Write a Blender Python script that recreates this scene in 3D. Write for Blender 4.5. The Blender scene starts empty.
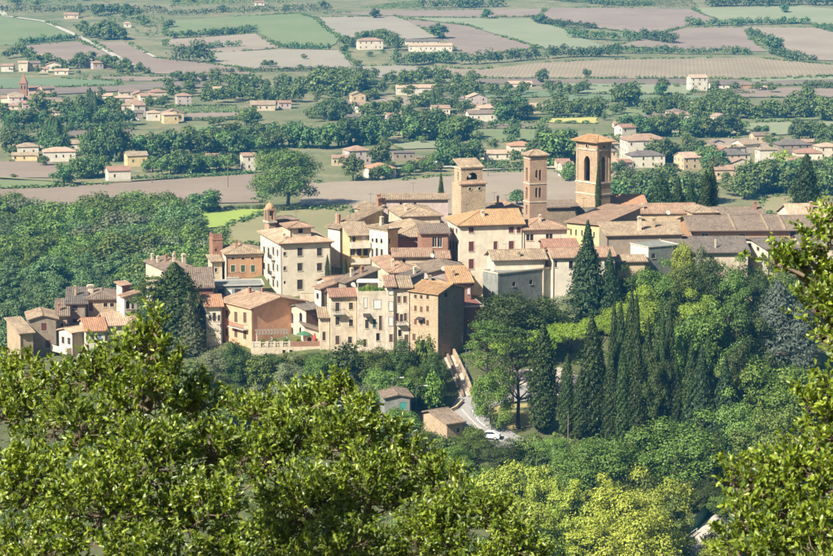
import bpy, bmesh, math, random
import numpy as np
from mathutils import Vector, Matrix

random.seed(7)
RNG = np.random.default_rng(11)
SC = bpy.context.scene
COL = SC.collection
R = math.radians

# ------------------------------------------------------------------ camera, sky, sun, exposure
CAM_Z = 132.0
FPX = 2500.0                                    # focal length in photo pixels (833 wide)
PITCH = math.atan((278 + 117) / FPX)
cam_d = bpy.data.cameras.new('camera'); cam = bpy.data.objects.new('camera', cam_d); COL.objects.link(cam)
cam_d.sensor_width = 36; cam_d.lens = 36 * FPX / 833
cam_d.clip_start = 0.5; cam_d.clip_end = 30000
cam.location = (0, 0, CAM_Z); cam.rotation_euler = (math.pi / 2 - PITCH, 0, 0)
SC.camera = cam
cam_d.dof.use_dof = True; cam_d.dof.focus_distance = 520; cam_d.dof.aperture_fstop = 20      # near leaves a touch soft

SUN_EL, SUN_AZ = R(39), R(46)                   # azimuth: to the left of straight behind the camera
sun_dir = Vector((-math.sin(SUN_AZ) * math.cos(SUN_EL), -math.cos(SUN_AZ) * math.cos(SUN_EL), math.sin(SUN_EL)))
w = bpy.data.worlds.new('World'); SC.world = w; w.use_nodes = True
nt = w.node_tree; nt.nodes.clear()
sky = nt.nodes.new('ShaderNodeTexSky'); sky.sky_type = 'NISHITA'; sky.sun_disc = False
sky.sun_elevation = SUN_EL; sky.sun_rotation = math.atan2(sun_dir.x, sun_dir.y)
sky.dust_density = 1.5; sky.ozone_density = 2.0
bg = nt.nodes.new('ShaderNodeBackground'); bg.inputs['Strength'].default_value = 0.05
wo = nt.nodes.new('ShaderNodeOutputWorld')
nt.links.new(sky.outputs[0], bg.inputs[0]); nt.links.new(bg.outputs[0], wo.inputs[0])
sl = bpy.data.lights.new('sun', 'SUN'); sl.energy = 5.0; sl.angle = R(0.5); sl.color = (1.0, 0.95, 0.86)
so = bpy.data.objects.new('sun', sl); COL.objects.link(so); so.location = (-300, -250, 400)
so.rotation_euler = (-sun_dir).to_track_quat('-Z', 'Y').to_euler()

SC.view_settings.view_transform = 'Standard'; SC.view_settings.look = 'None'
SC.view_settings.exposure = 0.86; SC.view_settings.gamma = 1.0
SC.render.engine = 'CYCLES'
cy = SC.cycles
cy.use_denoising = True
cy.max_bounces = 5; cy.diffuse_bounces = 3; cy.glossy_bounces = 2; cy.transmission_bounces = 3
cy.transparent_max_bounces = 4; cy.volume_bounces = 0
cy.caustics_reflective = False; cy.caustics_refractive = False
cy.sample_clamp_indirect = 4.0

# ------------------------------------------------------------------ pixel <-> world
CP, SP = math.cos(PITCH), math.sin(PITCH)
def ray(px, py):
    dx = (px - 416.5) / FPX; dy = (278 - py) / FPX
    return dx, CP + dy * SP, -SP + dy * CP
def P(px, py, Y):
    dx, dy, dz = ray(px, py); t = Y / dy
    return Vector((dx * t, Y, CAM_Z + dz * t))

# ------------------------------------------------------------------ terrain
ctrl = []
for px, py, Y in [(290,352,478),(340,352,476),(400,352,478),(440,351,479),(465,348,480),(25,358,500),(60,356,500),(100,352,505),
        (150,338,512),(205,342,492),(235,349,486),(300,298,515),(335,299,513),(490,303,514),(520,305,512),(380,300,505),
        (440,300,506),(480,402,455),(468,372,466),(490,437,440),(455,420,449),(600,444,435),(545,438,438),(665,448,432),(640,476,410),(690,541,384),
        (720,470,415),(780,440,440),(640,330,500),(720,330,505),(800,330,510),(560,345,490),(240,400,455),(320,410,450),(390,420,448),
        (120,420,460),(20,420,462),(600,300,522),(560,302,518)]:
    p = P(px, py, Y); ctrl.append((p.x, p.y, p.z))
for x in (-190, -120, -70):
    ctrl += [(x,540,30),(x,580,17),(x,630,5),(x,690,0),(x,760,0)]
for x in (-45, -20):
    ctrl += [(x,540,50),(x,575,44),(x,625,12),(x,690,0),(x,760,0)]
for x in (0, 35, 70, 110):
    ctrl += [(x,545,54),(x,590,48),(x,640,18),(x,700,0),(x,770,0)]
for x in (150, 200):
    ctrl += [(x,545,47),(x,590,44),(x,640,17),(x,700,0),(x,770,0)]
for x in (-150, -70, 0, 70, 150):
    ctrl += [(x,-60,126),(x,10,125),(x,25,121),(x,60,106),(x,100,86),(x,160,60),(x,220,44),(x,290,33),(x,340,29)]
ctrl += [(-150,390,30),(-70,400,31),(0,400,31),(60,370,29)]
C = np.array(ctrl, float)
def _phi(r2): return 0.5 * r2 * np.log(r2 + 1e-9)
SCL = 100.0
_X = C[:, :2] / SCL; _n = len(C)
_K = _phi(((_X[:, None] - _X[None]) ** 2).sum(-1)) + np.eye(_n) * 0.01
_A = np.zeros((_n + 3, _n + 3)); _A[:_n, :_n] = _K
_A[:_n, _n] = 1; _A[:_n, _n+1:] = _X; _A[_n, :_n] = 1; _A[_n+1:, :_n] = _X.T
_W = np.linalg.solve(_A, np.concatenate([C[:, 2], np.zeros(3)]))
def sstep(a, b, x):
    t = np.clip((x - a) / (b - a), 0, 1); return t * t * (3 - 2 * t)
def far_z(x, y):
    t = np.clip(y - 1600, 0, None)
    up = 0.036 * t ** 2 / (t + 180)
    up = np.where(up > 74, 74 + 22 * (1 - np.exp(-(up - 74) / 22)), up)
    bump = 2.2 * np.sin(x / 210 + 0.6) * np.sin(y / 170) + 1.5 * np.sin(x / 95 + y / 140)
    return up + bump * sstep(1650, 2000, y)
def terrain(x, y):
    x = np.asarray(x, float); y = np.asarray(y, float)
    xc = np.clip(x, -205, 205); yc = np.clip(y, -60, 780)
    q = np.stack([xc, yc], -1) / SCL
    d2 = ((q[..., None, :] - _X) ** 2).sum(-1)
    z = _phi(d2) @ _W[:_n] + _W[_n] + q[..., 0] * _W[_n+1] + q[..., 1] * _W[_n+2]
    k = sstep(660, 740, y)
    return z * (1 - k) + far_z(x, y) * k
def tz(x, y): return float(terrain(np.array([x]), np.array([y]))[0])
def G(px, py, y0=660.0, y1=6000.0):
    """point of the ground seen at a photo pixel, searched from the distance y0 on"""
    dx, dy, dz = ray(px, py)
    Y = np.concatenate([np.arange(y0, 800, 4.0), np.arange(max(800, y0), y1, 12.0)])
    t = Y / dy; h = CAM_Z + dz * t - terrain(dx * t, Y)
    i = np.argmax(h < 0)
    if h[i] >= 0: i = len(Y) - 1
    if i > 0: Yc = Y[i-1] + (Y[i] - Y[i-1]) * h[i-1] / (h[i-1] - h[i] + 1e-9)
    else: Yc = Y[0]
    t = Yc / dy
    x = dx * t
    return Vector((x, Yc, tz(x, Yc)))
def Gn(px, py): return G(px, py, 330.0, 700.0)

# ------------------------------------------------------------------ materials
def lin(c):
    return tuple(((v/255)/12.92 if v/255 <= 0.04045 else ((v/255+0.055)/1.055)**2.4) for v in c) + (1,)
MATS = {}
def newmat(name):
    m = bpy.data.materials.new(name); m.use_nodes = True
    t = m.node_tree; b = t.nodes['Principled BSDF']
    return m, t, b
def N(t, kind, **kw):
    n = t.nodes.new(kind)
    for k, v in kw.items():
        if k.startswith('i_'):
            key = k[2:]; n.inputs[int(key) if key.isdigit() else key].default_value = v
        else: setattr(n, k, v)
    return n
def mixc(t, fac, a, b, blend='MIX'):
    n = t.nodes.new('ShaderNodeMix'); n.data_type = 'RGBA'; n.blend_type = blend
    for sock, v in ((n.inputs[0], fac), (n.inputs[6], a), (n.inputs[7], b)):
        if hasattr(v, 'is_linked') or isinstance(v, bpy.types.NodeSocket): t.links.new(v, sock)
        else: sock.default_value = v
    return n.outputs[2]
def maprange(t, v, a, b, c=0.0, d=1.0):
    n = N(t, 'ShaderNodeMapRange'); n.inputs[1].default_value = a; n.inputs[2].default_value = b
    n.inputs[3].default_value = c; n.inputs[4].default_value = d; t.links.new(v, n.inputs[0]); return n.outputs[0]
def wpos(t, sx=1, sy=1, sz=1):
    g = N(t, 'ShaderNodeNewGeometry'); m = N(t, 'ShaderNodeMapping'); m.inputs['Scale'].default_value = (sx, sy, sz)
    t.links.new(g.outputs['Position'], m.inputs['Vector']); return m.outputs[0]
def noise(t, vec, scale, detail=4, rough=0.6):
    n = N(t, 'ShaderNodeTexNoise'); n.inputs['Scale'].default_value = scale; n.inputs['Detail'].default_value = detail
    n.inputs['Roughness'].default_value = rough; t.links.new(vec, n.inputs['Vector']); return n.outputs['Fac']
def scalec(c, k): return tuple(min(1, v * k) for v in c[:3]) + (1,)

def flat(key, c, rough=0.7, metal=0.0):
    if key in MATS: return MATS[key]
    m, t, b = newmat(key); b.inputs['Base Color'].default_value = lin(c); b.inputs['Roughness'].default_value = rough
    b.inputs['Metallic'].default_value = metal
    n = noise(t, wpos(t), 1.7, 3); t.links.new(mixc(t, maprange(t, n, .3, .7), scalec(lin(c), .85), scalec(lin(c), 1.1)), b.inputs['Base Color'])
    MATS[key] = m; return m
def plaster(key, c, stain=0.35, dirt=(120,105,85)):
    if key in MATS: return MATS[key]
    m, t, b = newmat(key); base = lin(c); b.inputs['Roughness'].default_value = .92
    v = wpos(t, 1, 1, 1); n1 = noise(t, v, .55, 5, .65)
    v2 = wpos(t, 1.1, 1.1, .5); n2 = noise(t, v2, 1.1, 5, .7)
    n3 = noise(t, v, 6, 3, .6)
    col = mixc(t, maprange(t, n1, .35, .7), scalec(base, .76), scalec(base, 1.06))
    col = mixc(t, maprange(t, n2, .46, .72, 0, min(.9, stain * 1.3)), col, lin(dirt))
    n4 = noise(t, wpos(t, 1, 1, .8), .9, 6, .75); col = mixc(t, maprange(t, n4, .56, .64, 0, stain * .8), col, mixc(t, .5, lin(dirt), scalec(base, .8)))
    col = mixc(t, maprange(t, n3, .3, .7, 0, .25), col, scalec(base, .72))
    t.links.new(col, b.inputs['Base Color'])
    bp = N(t, 'ShaderNodeBump'); bp.inputs['Strength'].default_value = .3; bp.inputs['Distance'].default_value = .05
    t.links.new(n3, bp.inputs['Height']); t.links.new(bp.outputs[0], b.inputs['Normal'])
    MATS[key] = m; return m
def stone(key, c, c2, scale=2.2):
    if key in MATS: return MATS[key]
    m, t, b = newmat(key); b.inputs['Roughness'].default_value = .95
    v = wpos(t, 1, 1, 1.9)
    vo = N(t, 'ShaderNodeTexVoronoi'); vo.inputs['Scale'].default_value = scale; t.links.new(v, vo.inputs['Vector'])
    sp = N(t, 'ShaderNodeSeparateColor'); t.links.new(vo.outputs['Color'], sp.inputs[0])
    n1 = noise(t, wpos(t), .45, 5, .65)
    col = mixc(t, sp.outputs[0], lin(c), lin(c2))
    col = mixc(t, maprange(t, n1, .35, .7), scalec(lin(c2), .8), col)
    ed = maprange(t, vo.outputs['Distance'], .25, .6, 0, .45)
    col = mixc(t, ed, col, scalec(lin(c), 1.25))
    t.links.new(col, b.inputs['Base Color'])
    bp = N(t, 'ShaderNodeBump'); bp.inputs['Strength'].default_value = .6; bp.inputs['Distance'].default_value = .06; bp.invert = True
    t.links.new(vo.outputs['Distance'], bp.inputs['Height']); t.links.new(bp.outputs[0], b.inputs['Normal'])
    MATS[key] = m; return m
def tilemat(key, c, c2, lichen=None, amt=.5):
    if key in MATS: return MATS[key]
    m, t, b = newmat(key); b.inputs['Roughness'].default_value = .95
    g = N(t, 'ShaderNodeNewGeometry')
    v = wpos(t); n1 = noise(t, v, .35, 5, .7); n2 = noise(t, v, 1.5, 4, .7)
    col = mixc(t, g.outputs['Random Per Island'], scalec(lin(c), .72), scalec(lin(c), 1.22))
    col = mixc(t, maprange(t, n1, .42, .62), col, mixc(t, g.outputs['Random Per Island'], scalec(lin(c2), .8), scalec(lin(c2), 1.15)))
    if lichen: col = mixc(t, maprange(t, n2, .47, .6, 0, amt), col, lin(lichen))
    n5 = noise(t, v, 3.5, 4, .75); col = mixc(t, maprange(t, n5, .52, .7, 0, .55), col, scalec(lin(c2), .55))
    t.links.new(col, b.inputs['Base Color'])
    MATS[key] = m; return m
def leafmat(key, c, c2, rough=.55, trans=.16, spec=.3, obj=.35):
    """c dark, c2 light: per leaf and per plant variation"""
    if key in MATS: return MATS[key]
    m, t, b = newmat(key); out = t.nodes['Material Output']
    g = N(t, 'ShaderNodeNewGeometry'); oi = N(t, 'ShaderNodeObjectInfo')
    col = mixc(t, g.outputs['Random Per Island'], lin(c), lin(c2))
    hs = N(t, 'ShaderNodeHueSaturation')
    t.links.new(maprange(t, oi.outputs['Random'], 0, 1, .5 - .03 * obj / .35, .5 + .02 * obj / .35), hs.inputs['Hue'])
    t.links.new(maprange(t, oi.outputs['Random'], 0, 1, 1 - obj, 1 + obj), hs.inputs['Value'])
    t.links.new(col, hs.inputs['Color'])
    t.links.new(hs.outputs[0], b.inputs['Base Color']); b.inputs['Roughness'].default_value = rough
    b.inputs['Specular IOR Level'].default_value = spec
    tr = N(t, 'ShaderNodeBsdfTranslucent'); br = mixc(t, 1.0, hs.outputs[0], (1.15, 1.2, .6, 1), 'MULTIPLY')
    t.links.new(br, tr.inputs[0])
    mx = N(t, 'ShaderNodeMixShader'); mx.inputs[0].default_value = trans
    t.links.new(b.outputs[0], mx.inputs[1]); t.links.new(tr.outputs[0], mx.inputs[2]); t.links.new(mx.outputs[0], out.inputs[0])
    MATS[key] = m; return m
def barkmat(key, c):
    if key in MATS: return MATS[key]
    m, t, b = newmat(key); b.inputs['Roughness'].default_value = .95
    n = noise(t, wpos(t, 6, 6, 1.5), 2, 5, .7)
    t.links.new(mixc(t, n, scalec(lin(c), .5), scalec(lin(c), 1.4)), b.inputs['Base Color']); MATS[key] = m; return m
def soil(key, c, c2, row=0.0, ang=0.0, sc=.02):
    """field surface: broad patches, fine clods and faint tillage rows"""
    if key in MATS: return MATS[key]
    m, t, b = newmat(key); b.inputs['Roughness'].default_value = 1.0
    v = wpos(t); n1 = noise(t, v, sc, 6, .6); n2 = noise(t, v, .35, 5, .75)
    col = mixc(t, maprange(t, n1, .35, .65), lin(c), lin(c2))
    col = mixc(t, maprange(t, n2, .3, .7, 0, .5), col, scalec(lin(c), .72))
    if row:
        mp = N(t, 'ShaderNodeMapping'); mp.inputs['Rotation'].default_value = (0, 0, ang); t.links.new(v, mp.inputs[0])
        wv = N(t, 'ShaderNodeTexWave'); wv.inputs['Scale'].default_value = .11; wv.inputs['Distortion'].default_value = 1.2; wv.inputs['Detail'].default_value = 2
        t.links.new(mp.outputs[0], wv.inputs['Vector'])
        col = mixc(t, maprange(t, wv.outputs['Fac'], 0, 1, 0, row), col, scalec(lin(c2), .75))
    t.links.new(col, b.inputs['Base Color']); MATS[key] = m; return m

glass_m, _t, _b = newmat('window_glass'); _b.inputs['Base Color'].default_value = (.012, .015, .018, 1); _b.inputs['Roughness'].default_value = .15; MATS['glass'] = glass_m
dark_m = flat('dark_interior', (38,34,32), .95)

# ------------------------------------------------------------------ object helpers
def tag(o, label=None, cat=None, group=None, kind=None):
    if label: o['label'] = label
    if cat: o['category'] = cat
    if group: o['group'] = group
    if kind: o['kind'] = kind
    return o
def link(name, me, mat=None, parent=None, loc=None):
    o = bpy.data.objects.new(name, me); COL.objects.link(o)
    if mat is not None and not me.materials: me.materials.append(mat)
    if parent is not None: o.parent = parent
    if loc is not None: o.location = loc
    return o
def empty(name, loc, rz=0.0):
    o = bpy.data.objects.new(name, None); COL.objects.link(o); o.location = loc; o.rotation_euler = (0, 0, rz)
    o.empty_display_size = .3
    return o
class MB:
    def __init__(s): s.v = []; s.f = []
    def quad(s, *pts):
        n = len(s.v); s.v += [tuple(p) for p in pts]; s.f.append(tuple(range(n, n + len(pts))))
    def box(s, x0, x1, y0, y1, z0, z1):
        n = len(s.v)
        s.v += [(x0,y0,z0),(x1,y0,z0),(x1,y1,z0),(x0,y1,z0),(x0,y0,z1),(x1,y0,z1),(x1,y1,z1),(x0,y1,z1)]
        s.f += [tuple(n + i for i in q) for q in ((3,2,1,0),(4,5,6,7),(0,1,5,4),(1,2,6,5),(2,3,7,6),(3,0,4,7))]
    def taper(s, cx, cy, z0, z1, w0, d0, w1, d1):
        n = len(s.v)
        for z, ww, dd in ((z0, w0, d0), (z1, w1, d1)):
            s.v += [(cx-ww/2,cy-dd/2,z),(cx+ww/2,cy-dd/2,z),(cx+ww/2,cy+dd/2,z),(cx-ww/2,cy+dd/2,z)]
        s.f += [tuple(n + i for i in q) for q in ((3,2,1,0),(4,5,6,7),(0,1,5,4),(1,2,6,5),(2,3,7,6),(3,0,4,7))]
    def tube(s, pts, rads, k=6):
        n0 = len(s.v); m = len(pts)
        for i, p in enumerate(pts):
            p = Vector(p); a = Vector(pts[max(0, i-1)]); b = Vector(pts[min(m-1, i+1)])
            d = (b - a); d = d.normalized() if d.length > 1e-9 else Vector((0,0,1))
            u = d.cross(Vector((1,0,0)) if abs(d.x) < .8 else Vector((0,1,0))).normalized(); v = d.cross(u)
            for j in range(k):
                q = p + (u * math.cos(6.2832*j/k) + v * math.sin(6.2832*j/k)) * rads[i]; s.v.append(tuple(q))
        for i in range(m - 1):
            for j in range(k):
                a = n0 + i*k + j; b = n0 + i*k + (j+1) % k
                s.f.append((a, b, b + k, a + k))
        s.f.append(tuple(n0 + (m-1)*k + j for j in range(k)))
    def lathe(s, prof, cx=0, cy=0, k=12):
        s.tube([(cx, cy, z) for r, z in prof], [max(r, .001) for r, z in prof], k)
    def mesh(s, name='mesh'):
        me = bpy.data.meshes.new(name); me.from_pydata(s.v, [], s.f); me.update(); return me
    def build(s, name, mat, parent=None, loc=None, smooth=False):
        me = s.mesh(name)
        if smooth: me.polygons.foreach_set('use_smooth', [True] * len(me.polygons))
        return link(name, me, mat, parent, loc)
def fastmesh(name, V, F):
    """V (n,3) array, F (m,k) array of vertex ids"""
    me = bpy.data.meshes.new(name); m, k = F.shape
    me.vertices.add(len(V)); me.vertices.foreach_set('co', np.ascontiguousarray(V, np.float32).ravel())
    me.loops.add(m * k); me.loops.foreach_set('vertex_index', np.ascontiguousarray(F, np.int32).ravel())
    me.polygons.add(m); me.polygons.foreach_set('loop_start', np.arange(0, m * k, k, dtype=np.int32))
    me.polygons.foreach_set('loop_total', np.full(m, k, np.int32))
    me.update(calc_edges=True); me.validate(); return me

# ------------------------------------------------------------------ ground sheet
def grid_axis(segs):
    out = []
    for a, b, st in segs: out += list(np.arange(a, b, st))
    return np.array(out + [segs[-1][1]])
gx = grid_axis([(-5500,-1500,500),(-1500,-220,64),(-220,220,4),(220,1500,64),(1500,5500,500)])
gy = grid_axis([(-300,-60,40),(-60,720,4),(720,2800,26),(2800,9000,310)])
XX, YY = np.meshgrid(gx, gy); ZZ = terrain(XX, YY)
rough = (np.sin(XX*1.3)*np.sin(YY*1.1+.7)+np.sin(XX*.47+YY*.61))*.12*(YY<660)
V = np.stack([XX, YY, ZZ + rough], -1).reshape(-1, 3)
ii = np.arange(len(gy)-1)[:, None] * len(gx) + np.arange(len(gx)-1)[None]
F = np.stack([ii, ii+1, ii+1+len(gx), ii+len(gx)], -1).reshape(-1, 4)
gm = fastmesh('ground', V, F); gm.polygons.foreach_set('use_smooth', [True]*len(gm.polygons))
m_ground, t, b = newmat('ground_earth_grass'); b.inputs['Roughness'].default_value = 1
v = wpos(t); n1 = noise(t, v, .012, 6, .6); n2 = noise(t, v, .4, 5, .7); n3 = noise(t, v, .05, 5, .6)
col = mixc(t, maprange(t, n1, .4, .6), lin((126,126,76)), lin((156,144,102)))
col = mixc(t, maprange(t, n3, .45, .7), col, lin((92,108,60)))
col = mixc(t, maprange(t, n2, .35, .7, 0, .6), col, lin((84,84,54)))
gs = N(t, 'ShaderNodeSeparateXYZ'); t.links.new(v, gs.inputs[0])     # the town hill is scrub and woodland floor, the plain dry grass
col = mixc(t, maprange(t, gs.outputs['Y'], 560, 700), mixc(t, maprange(t, n2, .35, .7), lin((70,82,40)), lin((108,104,64))), col)
t.links.new(col, b.inputs['Base Color'])
tag(link('ground', gm, m_ground), 'grassy earth of the hill, the valley and the far slope', kind='structure')

# ------------------------------------------------------------------ fields on the plain
SOIL = {
 'till': soil('field_tilled', (142,122,100), (164,144,122), .5, .5),
 'till2': soil('field_tilled_pale', (154,136,112), (174,156,130), .45, 1.2),
 'dark': soil('field_tilled_dark', (124,108,90), (146,128,108), .45, .2),
 'pale': soil('field_stubble_pale', (156,146,122), (172,158,132), .5, 2.4),
 'tan': soil('field_stubble_tan', (172,154,120), (150,132,104), .5, .1),
 'pgreen': soil('field_pale_green', (140,146,104), (158,158,120), .5, .9),
 'green': soil('field_green', (116,130,76), (138,144,94), .55, .3),
 'teal': soil('field_green_crop', (112,130,86), (128,140,100), .45, .3),
 'yellow': soil('field_yellow', (190,184,94), (204,194,114), .4, .3),
 'bright': soil('field_bright_grass', (146,168,62), (168,182,80), .4, .3),
 'olive': soil('field_olive_grass', (142,136,88), (160,150,104), .5, .7),
}
fields = [
 ('green',[(0,16),(45,22),(85,38),(60,42),(20,45),(-30,48),(-30,14)]),
 ('till',[(22,46),(82,42),(128,65),(110,70),(60,64),(30,57)]),
 ('till',[(92,42),(128,43),(155,58),(200,63),(250,70),(255,76),(150,74),(128,63)]),
 ('till2',[(168,40),(255,34),(280,48),(240,52),(215,53),(165,46)]),
 ('pale',[(210,53.5),(282,50),(345,51),(352,68),(250,70),(213,63)]),
 ('green',[(165,22),(300,14),(312,18),(340,40),(330,48.5),(285,47.5),(258,33),(165,36)]),
 ('pale',[(314,18),(398,17),(440,38),(405,40),(385,44),(342,40)]),
 ('till',[(325,14),(400,11),(480,10),(545,9),(535,17),(480,17.5),(400,16.5)]),
 ('till',[(402,19),(470,27),(540,48),(480,57),(455,50),(442,38)]),
 ('pgreen',[(405,18),(535,19),(560,28),(608,48),(605,54),(545,50),(500,36),(470,26)]),
 ('till',[(548,9),(600,8),(690,10),(720,22),(688,26),(650,36),(600,29),(540,19)]),
 ('till',[(655,36),(690,28),(742,28),(766,52),(700,51),(640,48),(612,47)]),
 ('till2',[(744,28),(860,28),(860,62),(800,60),(766,44)]),
 ('pgreen',[(692,9),(800,7),(860,12),(860,27),(800,24),(722,22)]),
 ('tan',[(436,68),(480,70),(545,63),(615,60),(752,58),(860,68),(860,76),(740,79),(480,78),(440,76)]),
 ('dark',[(440,77),(480,79),(740,80),(860,77.5),(860,85),(640,88),(480,84)]),
 ('pgreen',[(742,79.5),(860,76),(860,79),(748,82)]),
 ('teal',[(560,95),(690,96),(740,100),(686,102),(560,102)]),
 ('yellow',[(685,103),(714,102),(712,108),(683,108)]),
 ('teal',[(-30,79),(60,79),(118,82),(118,86),(-30,90)]),
 ('dark',[(-30,90.5),(118,86.5),(165,82.5),(250,81),(250,86),(120,92),(-30,99)]),
 ('till',[(85,77),(250,77),(250,80.5),(112,81.5)]),
 ('till',[(-30,162),(50,162),(78,178),(-30,179)]),
 ('green',[(-30,181),(56,181),(60,187),(-30,190)]),
 ('till',[(-30,191),(60,188),(130,183),(255,175),(262,190),(262,203),(-30,209)]),
 ('till2',[(300,184),(400,181),(480,174),(545,172),(670,178),(670,200),(500,216),(340,212),(300,208)]),
 ('bright',[(196,213),(270,208.5),(272,213),(228,227),(205,230)]),
 ('olive',[(229,226),(270,212.5),(345,209),(370,230),(350,246),(226,246)]),
 ('green',[(468,130),(541,130),(541,142),(468,142)]),
 ('dark',[(473,124),(542,124),(542,129),(473,129)]),
 ('yellow',[(545,119),(598,118),(598,124),(547,123)]),
 ('till2',[(335,101),(430,96),(470,97),(470,106),(340,110)]),
 ('green',[(752,113),(822,113),(824,120),(755,122)]),
 ('pgreen',[(745,124),(860,122),(860,133),(770,136),(745,134)]),
 ('till2',[(712,140),(782,138),(770,147),(712,150)]),
 ('olive',[(764,198),(800,196),(800,214),(760,214)]),
 ('green',[(172,107),(237,107),(237,113),(172,113.5)]),
 ('till',[(182,114),(242,113),(242,120),(182,121)]),
 ('green',[(185,126),(272,126),(270,132),(185,132)]),
 ('dark',[(58,131),(132,130),(132,137),(58,138)]),
 ('pgreen',[(392,142),(442,142),(440,149),(400,150)]),
 ('till',[(384,128),(402,127),(400,136),(384,136)]),
 ('green',[(600,108),(648,110),(648,118),(600,117)]),
 ('till2',[(600,137),(628,136),(628,142),(600,143)]),
 ('dark',[(300,82),(330,80),(345,84),(320,88),(296,88)]),
 ('teal',[(470,92),(510,90),(560,92),(560,97),(470,99)]),
 ('pgreen',[(560,84),(700,86),(690,95),(560,94)]),
 ('till',[(715,90),(833,88),(860,92),(860,98),(740,98)]),
 ('pale',[(348,68),(400,66),(436,69),(440,77),(400,80),(350,76)]),
 ('olive',[(640,128),(712,130),(712,138),(650,136)]),
]
def drape(name, poly, mat, off, step=60.0):
    bm = bmesh.new(); vs = [bm.verts.new((p.x, p.y, 0)) for p in poly]; bm.faces.new(vs)
    xs = [p.x for p in poly]; ys = [p.y for p in poly]
    for ax, lo, hi in ((0, min(xs), max(xs)), (1, min(ys), max(ys))):
        c = lo + step
        while c < hi:
            co = (c, 0, 0) if ax == 0 else (0, c, 0); no = (1, 0, 0) if ax == 0 else (0, 1, 0)
            bmesh.ops.bisect_plane(bm, geom=bm.verts[:] + bm.edges[:] + bm.faces[:], plane_co=co, plane_no=no); c += step
    bmesh.ops.triangulate(bm, faces=[f for f in bm.faces if len(f.verts) > 4])
    cs = np.array([v.co[:] for v in bm.verts]); z = terrain(cs[:, 0], cs[:, 1])
    for v, h in zip(bm.verts, z): v.co.z = h + off
    for f in bm.faces:
        if f.normal.z < 0: f.normal_flip()
    me = bpy.data.meshes.new(name); bm.to_mesh(me); bm.free()
    return tag(link(name, me, mat), kind='structure')
def wob(poly, k, amp):
    out = []
    n = len(poly)
    for i in range(n):
        a, b_ = poly[i], poly[(i+1) % n]
        for j in range(k):
            t_ = j / k; q = a.lerp(b_, t_)
            if j: q = q + Vector((random.uniform(-amp, amp), random.uniform(-amp, amp), 0))
            out.append(q)
    return out
for i, (kind, poly) in enumerate(fields):
    pts = [G(x, max(y, -6)) for x, y in poly]
    drape({'till':'tilled_field','till2':'tilled_field','dark':'tilled_field','tan':'stubble_field','pale':'stubble_field'}.get(kind, 'grass_field'), wob(pts, 4, 1.2), SOIL[kind], .25 + .05 * (i % 7))
m_road = soil('road_gravel', (200,190,166), (186,176,154))
def strip(name, pxs, width, mat, off, ground=G, sub=6):
    pts = [ground(x, y) for x, y in pxs]; dense = []
    for a, b_ in zip(pts[:-1], pts[1:]): dense += [a.lerp(b_, i/sub) for i in range(sub)]
    dense.append(pts[-1]); mb = MB(); prev = None
    for i, p in enumerate(dense):
        d = dense[min(i+1, len(dense)-1)] - dense[max(0, i-1)]; nrm = Vector((-d.y, d.x, 0)).normalized() * width / 2
        a = p + nrm; c = p - nrm; a.z = tz(a.x, a.y) + off; c.z = tz(c.x, c.y) + off
        if prev: mb.quad(prev[0], prev[1], c, a)
        prev = (a, c)
    return tag(mb.build(name, mat), kind='structure')
strip('farm_road', [(-5,5),(6,17),(22,19),(44,22),(58,28),(80,38),(105,51),(128,64),(148,73)], 5, m_road, .7)
strip('farm_path', [(128,43),(143,52),(155,58)], 3, m_road, .72)
strip('valley_road', [(-20,177.5),(90,184),(130,182),(190,177),(260,172.5)], 4, SOIL['olive'], .75)
strip('valley_lane', [(392,170),(450,168),(480,171),(545,168.5),(640,172)], 5, m_road, .76)
strip('valley_lane', [(552,167),(575,171),(620,173)], 5, m_road, .77)

# ------------------------------------------------------------------ tree prototypes
def norm(a): return a / (np.linalg.norm(a, axis=-1, keepdims=True) + 1e-9)
def leafquads(pos, nrm, size, rng, aspect=.6, tan=None):
    """small diamond leaf sprays"""
    n = len(pos); r = rng.normal(size=(n, 3)) if tan is None else tan + rng.normal(size=(n, 3)) * .35
    tg = norm(r - (r * nrm).sum(-1, keepdims=True) * nrm); bt = np.cross(nrm, tg)
    s = (size * rng.uniform(.65, 1.35, n))[:, None]
    a = pos - tg * s * .5; c = pos + tg * s * .5 ; lift = nrm * s * .12
    b_ = pos + bt * s * aspect * .5 + lift; d = pos - bt * s * aspect * .5 + lift
    V = np.stack([a, b_, c, d], 1).reshape(-1, 3); F = np.arange(n * 4).reshape(n, 4)
    return V, F
def sphere_dirs(n, rng): return norm(rng.normal(size=(n, 3)))
def blob_leaves(blobs, n, size, rng, inner=.66, out=1.15, drop=.25, flat=1.0):
    B = np.array(blobs, float); wgt = B[:, 3] ** 2; wgt /= wgt.sum()
    k = rng.choice(len(B), n, p=wgt); d = sphere_dirs(n, rng)
    d[:, 2] = np.where(d[:, 2] < -.35, -d[:, 2] * rng.uniform(.2, 1, n), d[:, 2])
    d = norm(d)
    rad = B[k, 3] * np.where(rng.random(n) < .15, .45, inner + (1 - inner) * rng.random(n) ** .6) * (1 + .2 * np.sin(d[:, 0]*5 + k) * np.sin(d[:, 1]*4.3 + 2*k) + .16 * np.sin(d[:, 2]*9 + d[:, 0]*6 + 3*k) + .10 * rng.normal(size=n))
    pos = B[k, :3] + d * rad[:, None] * np.array([1, 1, flat])
    nr = norm(d * out + rng.normal(size=(n, 3)) * .42 + np.array([0, 0, .2]))
    return pos, nr
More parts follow.
